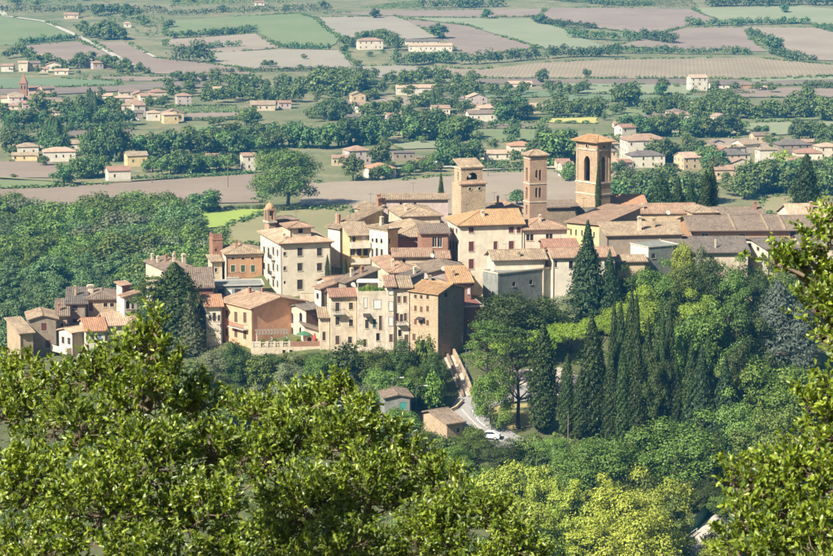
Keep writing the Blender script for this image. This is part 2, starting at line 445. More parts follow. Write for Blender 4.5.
def crown_blobs(rng, h0, h1, rx, k, rb, pear=0.0, noise_=.15):
    """sub-lobes spread over an ellipsoid between heights h0..h1, radius rx"""
    zc = (h0 + h1) / 2; rz = (h1 - h0) / 2; out = [(0, 0, zc, min(rx, rz) * .72)]
    for i in range(k):
        ph = i * 2.39996 + rng.uniform(-.4, .4); c = 1 - 2 * (i + .5) / k
        s = math.sqrt(1 - c * c); q = 1 - rb * .8
        x = rx * s * math.cos(ph) * q * (1 - pear * c); y = rx * s * math.sin(ph) * q * (1 - pear * c); z = zc + rz * c * q
        out.append((x + rng.normal() * rx * noise_ * .5, y + rng.normal() * rx * noise_ * .5, z + rng.normal() * rz * noise_ * .4, rx * rb * rng.uniform(.75, 1.25)))
    return out
BARK = barkmat('bark_brown', (92,76,58)); BARKD = barkmat('bark_dark', (58,48,40)); BARKP = barkmat('bark_pale', (150,140,122))
PROTO = {}
def trunk_mesh(h, r, limbs, rng, bend=.3, top=.9):
    mb = MB(); pts = [(0, 0, -.8)]; n = 6
    for i in range(1, n + 1):
        pts.append((math.sin(i*1.7+h)*bend*i/n, math.cos(i*1.3)*bend*i/n, h * top * i / n))
    mb.tube(pts, [r * 1.25] + [r * (1 - .75 * i / n) for i in range(1, n + 1)], 7)
    for (x, y, z, rb) in limbs:
        f = min(.8, max(.25, (z - .55 * math.hypot(x, y)) / (h * top))); i = max(1, int(f * n)); s = Vector(pts[i]); e = Vector((x, y, z))
        m1 = s.lerp(e, .5) + Vector((0, 0, -.1 * (e - s).length)); mb.tube([s, m1, e], [r * .45, r * .28, r * .08], 5)
    return mb.mesh('trunk')
def make_proto(key, blobs, n, size, h, r, seed, aspect=.7, limbs=10, inner=.66, out=1.15, flat=1.0):
    rng = np.random.default_rng(seed)
    pos, nr = blob_leaves(blobs, n, size, rng, inner, out, flat=flat)
    Vc, Fc = leafquads(pos, nr, size, rng, aspect)
    PROTO[key] = (trunk_mesh(h, r, blobs[1:1+limbs], rng), fastmesh('crown', Vc, Fc))
for i in range(4):                                  # broadleaf, about 10 m
    rg = np.random.default_rng(100 + i)
    make_proto('broad%d' % i, crown_blobs(rg, 1.0, 10.0, 4.3 + .4 * (i % 2), 20 + 3 * i, .34, 0, .3), 7500, .36, 8.2, .3, 200 + i)
for i in range(3):                                  # upright poplar-like, about 14 m
    rg = np.random.default_rng(120 + i)
    make_proto('tall%d' % i, crown_blobs(rg, 1.2, 14.0, 3.3, 24, .36, .15, .3), 7000, .4, 12.0, .28, 220 + i)
for i in range(2):                                  # low shrub, about 3 m
    rg = np.random.default_rng(140 + i)
    make_proto('shrub%d' % i, crown_blobs(rg, .1, 3.0, 2.0, 18, .38), 2600, .26, 1.8, .08, 240 + i, limbs=6)
for i in range(2):                                  # flat-topped pine, about 11 m
    rg = np.random.default_rng(150 + i)
    bl = [(0, 0, 9.3, 1.4)]
    for j in range(22):
        ph = j * 2.4; rr = 4.6 * math.sqrt((j + .5) / 22); bl.append((rr*math.cos(ph), rr*math.sin(ph), 9.7 - .035 * rr * rr + rg.normal() * .25, 1.15 * rg.uniform(.8, 1.2)))
    make_proto('pine%d' % i, bl, 7500, .30, 9.6, .26, 250 + i, .35, 12, .5, .6, .7)
for i in range(2):                                  # loose airy pine
    rg = np.random.default_rng(160 + i); bl = [(0, 0, 9, 1.2)]
    for j in range(24):
        ph = j * 2.4; z = 5.0 + 6 * (j / 24); rr = (3.4 - 2.0 * (j / 24)) * rg.uniform(.5, 1.1); bl.append((rr*math.cos(ph), rr*math.sin(ph), z, .95 * rg.uniform(.7, 1.2)))
    make_proto('airy%d' % i, bl, 5200, .32, 10.5, .22, 260 + i, .3, 22, .3, .4, .6)
for i in range(3):
    rg = np.random.default_rng(170 + i); make_proto('fine%d' % i, crown_blobs(rg, .9, 10.0, 4.4, 24 + 3 * i, .32, 0, .35), 15000, .25, 8.2, .28, 270 + i)
for i in range(2):
    rg = np.random.default_rng(180 + i); make_proto('finetall%d' % i, crown_blobs(rg, 1.0, 14.0, 3.2, 28, .34, .15, .35), 14000, .27, 12.0, .26, 280 + i)
def cone_proto(key, h, prof, n, size, seed, droop=.2, lump=.18, aspect=.4, trunk_r=.2, tiers=0, up=0.0):
    rng = np.random.default_rng(seed); u = rng.random(n); zz = np.array([p[0] for p in prof]); rr = np.array([p[1] for p in prof])
    zs = np.linspace(0, 1, 200); rs = np.interp(zs, zz, rr); cdf = np.cumsum(rs + .02); cdf /= cdf[-1]; z = np.interp(u, cdf, zs)
    ph = rng.random(n) * 2 * math.pi; rad = np.interp(z, zz, rr)
    lm = 1 + lump * (np.sin(ph*5 + z*31 + seed) * np.sin(z * 47 + ph * 3) + .6 * np.sin(ph * 9 - z * 80))
    if tiers:
        fr = (z * tiers + .35 * np.sin(ph * 3 + seed)) % 1.0; lm *= .62 + .5 * (1 - fr) ** .7; z = z - droop * (rad * lm / h) * .5
    deep = 1 - .45 * rng.random(n) ** 2.0
    x = np.cos(ph) * rad * lm * deep; y = np.sin(ph) * rad * lm * deep
    pos = np.stack([x, y, z * h], -1); d = np.stack([np.cos(ph), np.sin(ph), np.full(n, .25)], -1)
    nr = norm(norm(d) * .8 + rng.normal(size=(n, 3)) * .45)
    tan = np.stack([np.cos(ph) * .3, np.sin(ph) * .3, np.full(n, 1.0)], -1) if up else None
    Vc, Fc = leafquads(pos, nr, size, rng, aspect, tan)
    PROTO[key] = (trunk_mesh(h * .9, trunk_r, [], rng, .05), fastmesh('crown', Vc, Fc))
CYP = [(0,.0),(.035,.25),(.1,.8),(.25,1.0),(.5,.95),(.72,.72),(.88,.4),(.97,.13),(1,.02)]
for i in range(3): cone_proto('cypress%d' % i, 18, [(z, r * 1.25) for z, r in CYP], 8500, .34, 300 + i, lump=.22 + .06 * i, up=1.0)
FIR = [(0,.0),(.06,.5),(.12,1.0),(.3,.85),(.55,.55),(.8,.25),(1,.02)]
for i in range(2): cone_proto('fir%d' % i, 14, [(z, r * 4.2) for z, r in FIR], 13000, .5, 320 + i, lump=.25, tiers=9, droop=.5)
CED = [(0,.0),(.1,.55),(.2,.9),(.4,1.0),(.62,.85),(.82,.55),(.94,.28),(1,.05)]
for i in range(2): cone_proto('cedar%d' % i, 13, [(z, r * 3.6) for z, r in CED], 12000, .46, 330 + i, lump=.32, tiers=6, droop=.3)
FAR = {}
for i in range(4):                                  # far plain trees, trunk and crown in one mesh
    rg = np.random.default_rng(400 + i); bl = crown_blobs(rg, .2, 10, 4.6, 14, .4, 0, .35)
    pos, nr = blob_leaves(bl, 1500, .8, rg); Vc, Fc = leafquads(pos, nr, .85, rg, .75)
    mb = MB(); mb.taper(0, 0, -.8, 6, .7, .7, .3, .3)
    V_ = np.concatenate([Vc, np.array(mb.v)]); F_ = np.concatenate([Fc, np.array(mb.f) + len(Vc)])
    FAR['far%d' % i] = fastmesh('far_tree', V_, F_)
for i in range(2):
    rg = np.random.default_rng(420 + i); n = 900; z = rg.random(n) ** .8; ph = rg.random(n) * 6.283; rr = np.interp(z, [0,.1,.5,.85,1], [.3,1.1,1.2,.6,.05])
    pos = np.stack([np.cos(ph)*rr, np.sin(ph)*rr, z * 12], -1); nr = norm(np.stack([np.cos(ph), np.sin(ph), .2+0*z], -1) + rg.normal(size=(n,3))*.4)
    Vc, Fc = leafquads(pos, nr, .7, rg, .5); FAR['spire%d' % i] = fastmesh('far_cypress', Vc, Fc)

LEAF = {
 'green': leafmat('leaf_green', (66,88,34), (116,134,56)),
 'wood': leafmat('leaf_wood', (74,98,42), (132,152,68), obj=.32),
 'poplar': leafmat('leaf_poplar', (76,102,56), (118,142,84), obj=.25),
 'dark': leafmat('leaf_dark', (50,66,30), (88,104,46), obj=.25),
 'lime': leafmat('leaf_lime', (112,140,44), (158,178,62), obj=.12),
 'fresh': leafmat('leaf_fresh', (86,118,40), (124,148,58), obj=.15),
 'yellow': leafmat('leaf_yellow', (132,144,46), (180,184,70), obj=.08),
 'ygreen': leafmat('leaf_yellow_green', (124,142,46), (174,182,72), obj=.12),
 'cyp': leafmat('leaf_cypress', (38,56,26), (84,102,46), trans=.12, obj=.25),
 'fir': leafmat('leaf_fir', (38,58,36), (72,92,52), trans=.12, obj=.2),
 'blue': leafmat('leaf_blue_cedar', (82,94,80), (118,128,108), trans=.15, obj=.15),
 'grey': leafmat('leaf_olive_grey', (104,112,76), (142,148,106), trans=.2, obj=.2),
 'brown': leafmat('leaf_dry', (116,92,66), (146,120,90), trans=.2, obj=.2),
 'far': leafmat('leaf_far', (78,100,48), (124,140,70), obj=.4),
 'fard': leafmat('leaf_far_dark', (66,90,46), (106,126,66), obj=.4),
}
def setmat(o, m):
    if not o.data.materials: o.data.materials.append(m)
    o.material_slots[0].link = 'OBJECT'; o.material_slots[0].material = m
for tm, cm in PROTO.values(): tm.materials.append(BARK); cm.materials.append(LEAF['green'])
for fm in FAR.values(): fm.materials.append(LEAF['far'])
def tree(name, key, loc, h, wd, leaf, label, cat='tree', group=None, bark=None, h0=None):
    """h height in m, wd crown width in m; crown and trunk are parts"""
    tm, cm = PROTO[key]
    co = cm.get('dims')
    if co is None:
        a = np.empty(len(cm.vertices) * 3, np.float32); cm.vertices.foreach_get('co', a); a = a.reshape(-1, 3)
        co = (float(np.percentile(a[:, 0], 98.5) - np.percentile(a[:, 0], 1.5)), float(np.percentile(a[:, 2], 99.5))); cm['dims'] = co
    r = empty(name, loc, random.uniform(0, 6.28)); sx = wd / co[0]; r.scale = (sx, sx, h / co[1])
    t_ = link('trunk', tm, None, r)
    if bark: setmat(t_, bark)
    c_ = link('crown', cm, None, r); setmat(c_, LEAF[leaf])
    return tag(r, label, cat, group)
def fartree(name, key, loc, h, wd, leaf, label, group, cat='tree'):
    o = link(name, FAR[key], None, None, loc); o.rotation_euler = (0, 0, random.uniform(0, 6.28))
    k0 = 10.0 if key.startswith('far') else 12.0; w0 = 9.2 if key.startswith('far') else 2.4
    o.scale = (wd / w0, wd / w0, h / k0); setmat(o, LEAF[leaf]); return tag(o, label, cat, group)

# ------------------------------------------------------------------ building kit
WM = {
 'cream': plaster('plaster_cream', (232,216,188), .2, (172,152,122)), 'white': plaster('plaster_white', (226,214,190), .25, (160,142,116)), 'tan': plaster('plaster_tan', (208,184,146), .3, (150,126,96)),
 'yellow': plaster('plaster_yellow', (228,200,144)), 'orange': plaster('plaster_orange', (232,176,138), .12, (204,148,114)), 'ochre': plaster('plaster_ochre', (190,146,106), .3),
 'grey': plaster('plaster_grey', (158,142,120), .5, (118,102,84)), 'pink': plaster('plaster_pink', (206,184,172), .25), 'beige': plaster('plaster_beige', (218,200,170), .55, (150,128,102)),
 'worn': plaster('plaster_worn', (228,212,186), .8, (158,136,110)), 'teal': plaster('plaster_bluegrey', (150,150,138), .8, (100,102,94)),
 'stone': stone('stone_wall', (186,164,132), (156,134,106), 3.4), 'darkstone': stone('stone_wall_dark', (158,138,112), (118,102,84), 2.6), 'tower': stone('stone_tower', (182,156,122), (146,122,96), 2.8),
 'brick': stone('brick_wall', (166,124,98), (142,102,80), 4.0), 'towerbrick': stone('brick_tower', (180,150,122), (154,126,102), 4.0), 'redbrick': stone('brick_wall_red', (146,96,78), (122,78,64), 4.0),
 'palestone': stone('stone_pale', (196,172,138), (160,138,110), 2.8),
}
RM = {
 'terra': tilemat('tiles_terracotta', (176,142,114), (150,122,98), (140,122,100), .6),
 'tan': tilemat('tiles_tan', (176,154,124), (152,130,104), (126,112,92), .6),
 'brown': tilemat('tiles_brown', (134,116,98), (114,98,84), (160,140,114), .5),
 'grey': tilemat('tiles_grey', (114,103,92), (98,89,80), (144,130,110), .5),
 'gold': tilemat('tiles_lichen_gold', (178,144,108), (164,130,98), (198,154,82), .5),
 'orange': tilemat('tiles_orange', (190,140,104), (168,124,94), (168,138,104), .5),
 'red': tilemat('tiles_red', (170,126,102), (148,112,92), (146,124,102), .5),
 'peach': tilemat('tiles_peach', (198,168,138), (178,148,120), (164,142,116), .5),
}
SH = {'r': flat('shutter_red_brown', (104,52,48)), 'g': flat('shutter_green', (62,88,66)), 'b': flat('shutter_brown', (104,72,50)), 'v': flat('shutter_pale', (226,222,212)),
      'n': flat('shutter_dark', (66,54,50)), 'u': flat('shutter_blue', (104,142,176)), 't': flat('shutter_teal', (70,158,140)), 'd': flat('door_wood', (96,70,52))}
FRAME = flat('window_frame_white', (206,200,186)); FRAMEB = flat('window_frame_brown', (84,66,54)); IRON = flat('iron_dark', (52,48,46), .5); CONC = flat('concrete', (190,182,168), .9)
TRIM = plaster('stone_trim', (216,200,172), .3); GUT = flat('gutter_copper', (96,74,60), .5)

def face_holes(mb, org, u, n, L, z0, z1, holes, dep=.24):
    """a wall face with real openings and reveals; org 3D, u along, n inward normal; holes (u0,u1,w0,w1,arch)"""
    org = Vector(org); u = Vector(u); n = Vector(n); up = Vector((0, 0, 1))
    hs = [h for h in holes if h[1] > .05 and h[0] < L - .05]
    us = sorted({0.0, L, *[max(.02, h[0]) for h in hs], *[min(L - .02, h[1]) for h in hs]}); zs = sorted({z0, z1, *[h[2] for h in hs], *[h[3] for h in hs]})
    pt = lambda a, z, d=0: org + u * a + up * z + n * d
    for a0, a1 in zip(us[:-1], us[1:]):
        if a1 - a0 < 1e-4: continue
        for w0, w1 in zip(zs[:-1], zs[1:]):
            if w1 - w0 < 1e-4: continue
            ca, cz = (a0 + a1) / 2, (w0 + w1) / 2
            if any(h[0] < ca < h[1] and h[2] < cz < h[3] for h in hs): continue
            mb.quad(pt(a0, w0), pt(a1, w0), pt(a1, w1), pt(a0, w1))
    for (a0, a1, w0, w1, arch) in hs:
        a0 = max(.02, a0); a1 = min(L - .02, a1)
        if not arch:
            prof = [(a0, w0), (a1, w0), (a1, w1), (a0, w1)]
        else:
            r = (a1 - a0) / 2; k = 1.5 if arch == 2 else 1.0; zc = w1 - r * k; ca = (a0 + a1) / 2
            arc = [(ca + r * math.cos(q), zc + r * k * math.sin(q)) for q in [math.pi * i / 8 for i in range(9)]]
            prof = [(a0, w0), (a1, w0)] + arc
            mb.quad(*[pt(a, z) for a, z in ([(a1, w1)] + arc[4::-1][::-1][::-1])]) if False else None
            for i in range(4): mb.quad(pt(a1, w1), pt(*arc[i+1]), pt(*arc[i]))
            for i in range(4, 8): mb.quad(pt(a0, w1), pt(*arc[i+1]), pt(*arc[i]))
            mb.quad(pt(a1, w1), pt(a0, w1), pt(*arc[4]))
        m = len(prof)
        for i in range(m):
            p, q = prof[i], prof[(i+1) % m]; mb.quad(pt(*p), pt(*q), pt(*q, dep), pt(*p, dep))
def roof_polys(kind, W, D, o, p):
    """list of planes, each starting with its eave edge, and the height function"""
    if kind == 'gx':
        zf = lambda x, y: p * min(y, D - y); h = p * D / 2; e = -p * o
        return [[(-o,-o,e),(W+o,-o,e),(W+o,D/2,h),(-o,D/2,h)], [(W+o,D+o,e),(-o,D+o,e),(-o,D/2,h),(W+o,D/2,h)]], zf
    if kind == 'gy':
        zf = lambda x, y: p * min(x, W - x); h = p * W / 2; e = -p * o
        return [[(-o,D+o,e),(-o,-o,e),(W/2,-o,h),(W/2,D+o,h)], [(W+o,-o,e),(W+o,D+o,e),(W/2,D+o,h),(W/2,-o,h)]], zf
    if kind in ('hip', 'pyr'):
        zf = lambda x, y: p * min(x, W - x, y, D - y); m = min(W, D) / 2; h = p * m; e = -p * o
        if W >= D: a, b_ = (m, D/2, h), (W - m, D/2, h)
        else: a, b_ = (W/2, m, h), (W/2, D - m, h)
        c = [(-o,-o,e),(W+o,-o,e),(W+o,D+o,e),(-o,D+o,e)]
        if abs(W - D) < .05: return [[c[i], c[(i+1) % 4], a] for i in range(4)], zf
        if W > D: return [[c[0],c[1],b_,a],[c[1],c[2],b_],[c[2],c[3],a,b_],[c[3],c[0],a]], zf
        return [[c[0],c[1],a],[c[1],c[2],b_,a],[c[2],c[3],b_],[c[3],c[0],a,b_]], zf
    if kind == 'hipl':                                  # hip at the left end, gable at the far end, ridge along x
        zf = lambda x, y: p * min(x, y, D - y); m = D / 2; h = p * m; e = -p * o
        return [[(-o,-o,e),(W+o,-o,e),(W+o,m,h),(m,m,h)], [(W+o,D+o,e),(-o,D+o,e),(m,m,h),(W+o,m,h)], [(-o,D+o,e),(-o,-o,e),(m,m,h)]], zf
    if kind == 'sy': zf = lambda x, y: p * y; return [[(-o,-o,-p*o),(W+o,-o,-p*o),(W+o,D+o,p*(D+o)),(-o,D+o,p*(D+o))]], zf
    if kind == 'sx': zf = lambda x, y: p * x; return [[(-o,D+o,-p*o),(-o,-o,-p*o),(W+o,-o,p*(W+o)),(W+o,D+o,p*(W+o))]], zf
    if kind == 'sw': zf = lambda x, y: p * (W - x); return [[(W+o,-o,-p*o),(W+o,D+o,-p*o),(-o,D+o,p*(W+o)),(-o,-o,p*(W+o))]], zf
    zf = lambda x, y: 0.0
    return [[(-o,-o,0),(W+o,-o,0),(W+o,D+o,0),(-o,D+o,0)]], zf
def tile_ribs(mb, poly, rng, sp=.42, hgt=.085, wid=.2):
    p0, p1 = Vector(poly[0]), Vector(poly[1]); e = (p1 - p0).normalized(); nrm = (p1 - p0).cross(Vector(poly[2]) - p0).normalized()
    if nrm.z < 0: nrm = -nrm
    s = nrm.cross(e); q2 = [((Vector(q) - p0).dot(e), (Vector(q) - p0).dot(s)) for q in poly]
    lo = min(q[0] for q in q2); hi = max(q[0] for q in q2); u = lo + sp * .5; m = len(q2)
    while u < hi:
        ys = []
        for i in range(m):
            (a, b_), (c, d) = q2[i], q2[(i+1) % m]
            if (a - u) * (c - u) < 0: ys.append(b_ + (d - b_) * (u - a) / (c - a))
        if len(ys) >= 2:
            y0, y1 = min(ys), max(ys)
            if y1 - y0 > .25:
                k = max(1, int((y1 - y0) / 1.0)); uj = u + rng.uniform(-.03, .03)
                for j in range(k):
                    t0 = y0 + (y1 - y0) * j / k - .04 * (j > 0); t1 = y0 + (y1 - y0) * (j + 1) / k; lift = rng.uniform(0, .02); ww = wid * rng.uniform(.9, 1.1)
                    pr = [(-ww*.55, .005), (-ww*.3, hgt + lift), (ww*.3, hgt + lift), (ww*.55, .005)]; n = len(mb.v)
                    for tt in (t0, t1):
                        for a, h in pr: mb.v.append(tuple(p0 + e * (uj + a) + s * tt + nrm * (h + (.02 if tt == t0 else 0))))
                    mb.f += [(n, n+1, n+5, n+4), (n+1, n+2, n+6, n+5), (n+2, n+3, n+7, n+6), (n, n+3, n+2, n+1)]
        u += sp
_rr = random.Random(5)
def make_roof(root, kind, W, D, z, p, o, mat, tiles=True, th=.16, sp=.42, rh=.075):
    polys, zf = roof_polys(kind, W, D, o, p); mb = MB()
    for poly in polys:
        top = [(x, y, zz + z + .04 + th) for x, y, zz in poly]; bot = [(x, y, zz + z + .04) for x, y, zz in poly]; m = len(top)
        mb.quad(*top); mb.quad(*bot[::-1])
        for i in range(m): mb.quad(bot[i], bot[(i+1) % m], top[(i+1) % m], top[i])
    ro = mb.build('roof', mat, root)
    if tiles:
        tb = MB()
        for poly in polys: tile_ribs(tb, [(x, y, zz + z + .04 + th) for x, y, zz in poly], _rr, sp, rh)
        seen = {}                                    # ridge and hip tiles: edges shared by two planes
        for poly in polys:
            m = len(poly)
            for i in range(m):
                a, b_ = poly[i], poly[(i+1) % m]; key = tuple(sorted([tuple(round(c, 2) for c in a), tuple(round(c, 2) for c in b_)])); seen[key] = seen.get(key, 0) + 1
        for (a, b_), k in seen.items():
            if k == 2:
                A = Vector(a) + Vector((0,0,z+.06+th)); B_ = Vector(b_) + Vector((0,0,z+.06+th)); q = max(1, int((B_-A).length / .8))
                for j in range(q): tb.tube([A.lerp(B_, j/q), A.lerp(B_, (j+.97)/q)], [.15, .13], 6)
        if tb.v: tag(tb.build('tiles', mat, ro), kind='stuff')
    return ro, (lambda x, y: z + .04 + th + zf(x, y)), zf
def chimney(parent, x, y, z, h=1.4, s=.55, mat=None):
    s *= .85; h *= .9
    mb = MB(); mb.box(x-s/2, x+s/2, y-s/2, y+s/2, z-.5, z+h); mb.box(x-s*.68, x+s*.68, y-s*.68, y+s*.68, z+h, z+h+.1)
    for i in (-1, 1): mb.box(x+i*s*.4-.07, x+i*s*.4+.07, y-s*.4, y+s*.4, z+h+.1, z+h+.32)
    mb.taper(x, y, z+h+.32, z+h+.5, s*1.3, s*1.3, s*.3, s*.3)
    return mb.build('chimney', mat or WM[('stone', 'brick', 'beige')[int(abs(x * 7 + y * 3)) % 3]], parent)
def window_part(root, face, a, zc, ww, hh, style, surround=False):
    """face 'R' (y=0) or 'L' (x=0), a = distance along the face to the centre"""
    def bx(mb, a0, a1, d0, d1, z0, z1):
        if face == 'R': mb.box(a0, a1, d0, d1, z0, z1)
        else: mb.box(d0, d1, a0, a1, z0, z1)
    a0, a1, z0, z1 = a - ww/2, a + ww/2, zc - hh/2, zc + hh/2
    if style in 'rgbvnutd':                          # closed shutters or a door: two leaves
        name = 'door' if style == 'd' else 'shutter'; mb = MB()
        bx(mb, a0+.01, a-.015, .06, .12, z0+.01, z1-.01); bx(mb, a+.015, a1-.01, .06, .12, z0+.01, z1-.01); bx(mb, a-.015, a+.015, .1, .14, z0+.01, z1-.01)
        k = max(2, int(hh / .35))
        for i in range(k): bx(mb, a0+.06, a1-.06, .035, .06, z0 + hh*(i+.3)/k, z0 + hh*(i+.75)/k)
        o = mb.build(name, SH[style], root)
    else:
        mb = MB(); f = min(.09, ww * .12)
        bx(mb, a0, a0+f, .1, .18, z0, z1); bx(mb, a1-f, a1, .1, .18, z0, z1); bx(mb, a0+f, a1-f, .1, .18, z0, z0+f); bx(mb, a0+f, a1-f, .1, .18, z1-f, z1)
        if ww > .55: bx(mb, a-f*.4, a+f*.4, .105, .175, z0+f, z1-f)
        o = mb.build('window', FRAME if style in 'wO' else FRAMEB, root)
        pn = MB(); bx(pn, a0+.005, a1-.005, .19, .235, z0+.005, z1-.005); pn.build('pane', glass_m, o)
        if style in 'oOP':
            c = SH[{'o':'n','O':'g','P':'r'}[style]]
            for s in (-1, 1):
                sb = MB(); q0, q1 = sorted((a + s*(ww/2+.03), a + s*(ww/2 + .03 + ww*.48))); bx(sb, q0, q1, -.06, -.01, z0, z1); sb.build('shutter', c, root)
    if surround and ww > .5:
        q = .14; sb = MB(); bx(sb, a0-q, a0-.004, -.045, -.003, z0, z1+q); bx(sb, a1+.004, a1+q, -.045, -.003, z0, z1+q); bx(sb, a0-.004, a1+.004, -.045, -.003, z1+.004, z1+q); sb.build('surround', TRIM, o)
    if style not in 'd' and hh > .7:
        sb = MB(); bx(sb, a0-.08, a1+.08, -.1, .05, z0-.1, z0-.003); sb.build('sill', TRIM, o)
    return o
class Bld: pass
def bld(name, label, px, py, Y, a=20.0, xl=None, xr=None, W=None, D=None, wall='cream', rmat='tan', roof='gx', pitch=.33, ov=.45, wins=(), lw=(), chim=(), cat='house',
        group=None, tiles=True, dz=0.0, wallL=None, drop=4.0, minh=2.4, sp=.42, floor_z=None, rh=.075):
    if roof in ('gx', 'gy', 'hip', 'hipl') and tiles: pitch *= .84
    b = Bld(); an = R(a); c = P(px, py, Y); ur = Vector((math.cos(an), math.sin(an), 0)); ul = Vector((-math.sin(an), math.cos(an), 0))
    def along(u, qx, qy):
        dx, dy, _ = ray(qx, qy); t_ = dx / dy; return (t_ * c.y - c.x) / (u.x - t_ * u.y)
    if W is None: W = along(ur, xr, py)
    if D is None: D = along(ul, xl, py)
    gz = tz(c.x, c.y) if floor_z is None else floor_z
    if c.z - gz < minh: gz = c.z - minh
    root = empty(name, (c.x, c.y, gz), an); He = c.z - gz
    hr, hl, specs = [], [], []
    for wn in wins:                                  # traced from the photo: (face, px, py, wpx, hpx, style)
        fc, qx, qy, wp, hp, st = wn[:6]; u = ur if fc == 'R' else ul
        s = along(u, qx, qy); yy = c.y + u.y * s; dx, dy, dz_ = ray(qx, qy); zz = CAM_Z + dz_ * yy / dy - gz
        ww = abs(along(u, qx + wp/2, qy) - along(u, qx - wp/2, qy)); hh = hp * yy / FPX / 1.0
        specs.append((fc, s, zz, ww, hh, st))
    specs += list(lw)
    for fc, s, zz, ww, hh, st in specs:
        arch = 1 if st[0] in 'ah' else (2 if st[0] == 'H' else 0)
        if st == 'h2': arch = 2
        (hr if fc == 'R' else hl).append((s - ww/2, s + ww/2, zz - hh/2, zz + hh/2, arch))
    polys, zf = roof_polys(roof, W, D, ov, pitch)
    def body(parts, mat, nm):
        mb = MB()
        if 'R' in parts: face_holes(mb, (0,0,0), (1,0,0), (0,1,0), W, -drop, He, hr)
        if 'L' in parts: face_holes(mb, (0,0,0), (0,1,0), (1,0,0), D, -drop, He, hl)
        if 'R' in parts:
            mb.quad((W,0,-drop),(W,D,-drop),(W,D,He),(W,0,He)); mb.quad((W,D,-drop),(0,D,-drop),(0,D,He),(W,D,He))
            mb.quad((0.03,0.03,He-.01),(W-.03,0.03,He-.01),(W-.03,D-.03,He-.01),(.03,D-.03,He-.01))
        for key, pa, pb in (('R',(0,0),(W,0)), ('R',(W,0),(W,D)), ('R',(W,D),(0,D)), ('L',(0,D),(0,0))):
            if key not in parts: continue
            k = 8; top = []
            for i in range(k+1):
                x = pa[0] + (pb[0]-pa[0]) * i / k; y = pa[1] + (pb[1]-pa[1]) * i / k; top.append((x, y, He + zf(x, y)))
            for i in range(k):
                if top[i][2] > He + .01 or top[i+1][2] > He + .01: mb.quad((top[i][0],top[i][1],He), (top[i+1][0],top[i+1][1],He), top[i+1], top[i])
        return mb.build(nm, mat, root)
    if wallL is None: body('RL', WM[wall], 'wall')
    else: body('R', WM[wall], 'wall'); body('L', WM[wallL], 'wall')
    for fc, s, zz, ww, hh, st in specs:
        if st[0] in 'hH':
            continue
        elif st[0] == 'a':                           # arched dark window
            w_ = window_part(root, fc, s, zz - .0, ww, hh, 'k')
        else: window_part(root, fc, s, zz, ww, hh, st, wall in ('ochre','orange','beige','worn','stone') or cat == 'palazzo' or name == 'palazzo')
    ro = None
    if roof == 'none': rz = lambda x, y: He
    else: ro, rz, _ = make_roof(root, roof, W, D, He, pitch, ov, RM[rmat] if rmat in RM else MATS[rmat], tiles, sp=sp, rh=rh)
    for q in chim:                                   # fractions of the plan, height
        fx, fy = q[0], q[1]; chimney(ro or root, fx * W, fy * D, rz(fx * W, fy * D), q[2] if len(q) > 2 else 1.3, q[3] if len(q) > 3 else .6)
    if tiles and ro is not None and He > 4 and cat != 'tower':
        m_ = MB(); x = W - .22 if _rr.random() < .5 else .14; m_.tube([(x, -.09, -drop + .1), (x, -.09, He - .35), (x, -ov + .1, He - .05)], [.06, .06, .06], 6); m_.build('drainpipe', GUT, root)
        m_ = MB(); e_ = He + .04 - (pitch * ov if roof in ('gx', 'hip', 'hipl', 'sy') else 0)
        if roof in ('gx', 'hip', 'hipl', 'sy'): m_.box(-ov, W + ov, -ov - .13, -ov - .01, e_ - .02, e_ + .12); m_.build('gutter', GUT, ro)
    if tiles and ro is not None and _rr.random() < .5:
        fx, fy = _rr.uniform(.2, .8), _rr.uniform(.3, .7); x, y = fx * W, fy * D; z = rz(x, y); m_ = MB(); hh = _rr.uniform(1.6, 2.6)
        m_.tube([(x, y, z - .2), (x, y, z + hh)], [.03, .025], 5); m_.box(x - .6, x + .6, y - .02, y + .02, z + hh - .12, z + hh - .08)
        for q in range(5): m_.box(x - .5 + q * .25 - .015, x - .5 + q * .25 + .015, y - .3, y + .3, z + hh - .08, z + hh - .05)
        m_.build('antenna', IRON, ro)
    tag(root, label, cat, group)
    b.root, b.W, b.D, b.He, b.c, b.gz, b.ur, b.ul, b.along, b.rz, b.roof = root, W, D, He, c, gz, ur, ul, along, rz, ro
    def loc(fc, qx, qy):
        u = ur if fc == 'R' else ul; s = along(u, qx, qy); yy = c.y + u.y * s; dx, dy, dz_ = ray(qx, qy); return s, CAM_Z + dz_ * yy / dy - gz
    b.loc = loc
    return b
def balcony(b, fc, x0, x1, y, dep=1.1, h=1.0, solid=False, mat=None):
    a0, z = b.loc(fc, x0, y); a1, _ = b.loc(fc, x1, y); a0, a1 = sorted((a0, a1))
    def bx(mb, p0, p1, d0, d1, z0, z1):
        if fc == 'R': mb.box(p0, p1, d0, d1, z0, z1)
        else: mb.box(d0, d1, p0, p1, z0, z1)
    mb = MB(); bx(mb, a0, a1, -dep, -.003, z-.18, z)
    if solid: bx(mb, a0, a1, -dep, -dep+.12, z, z+h); bx(mb, a0, a0+.12, -dep+.12, -.003, z, z+h); bx(mb, a1-.12, a1, -dep+.12, -.003, z, z+h)
    o = mb.build('balcony', mat or CONC, b.root)
    if not solid:
        rb = MB(); bx(rb, a0, a1, -dep, -dep+.06, z+h-.06, z+h); bx(rb, a0, a0+.05, -dep+.06, -.01, z+h-.06, z+h); bx(rb, a1-.05, a1, -dep+.06, -.01, z+h-.06, z+h)
        n = max(3, int((a1-a0)/.22))
        for i in range(n+1):
            q = a0 + (a1 - a0 - .04) * i / n; bx(rb, q, q+.04, -dep+.01, -dep+.05, z, z+h-.06)
        rb.build('railing', IRON, o)
    return o
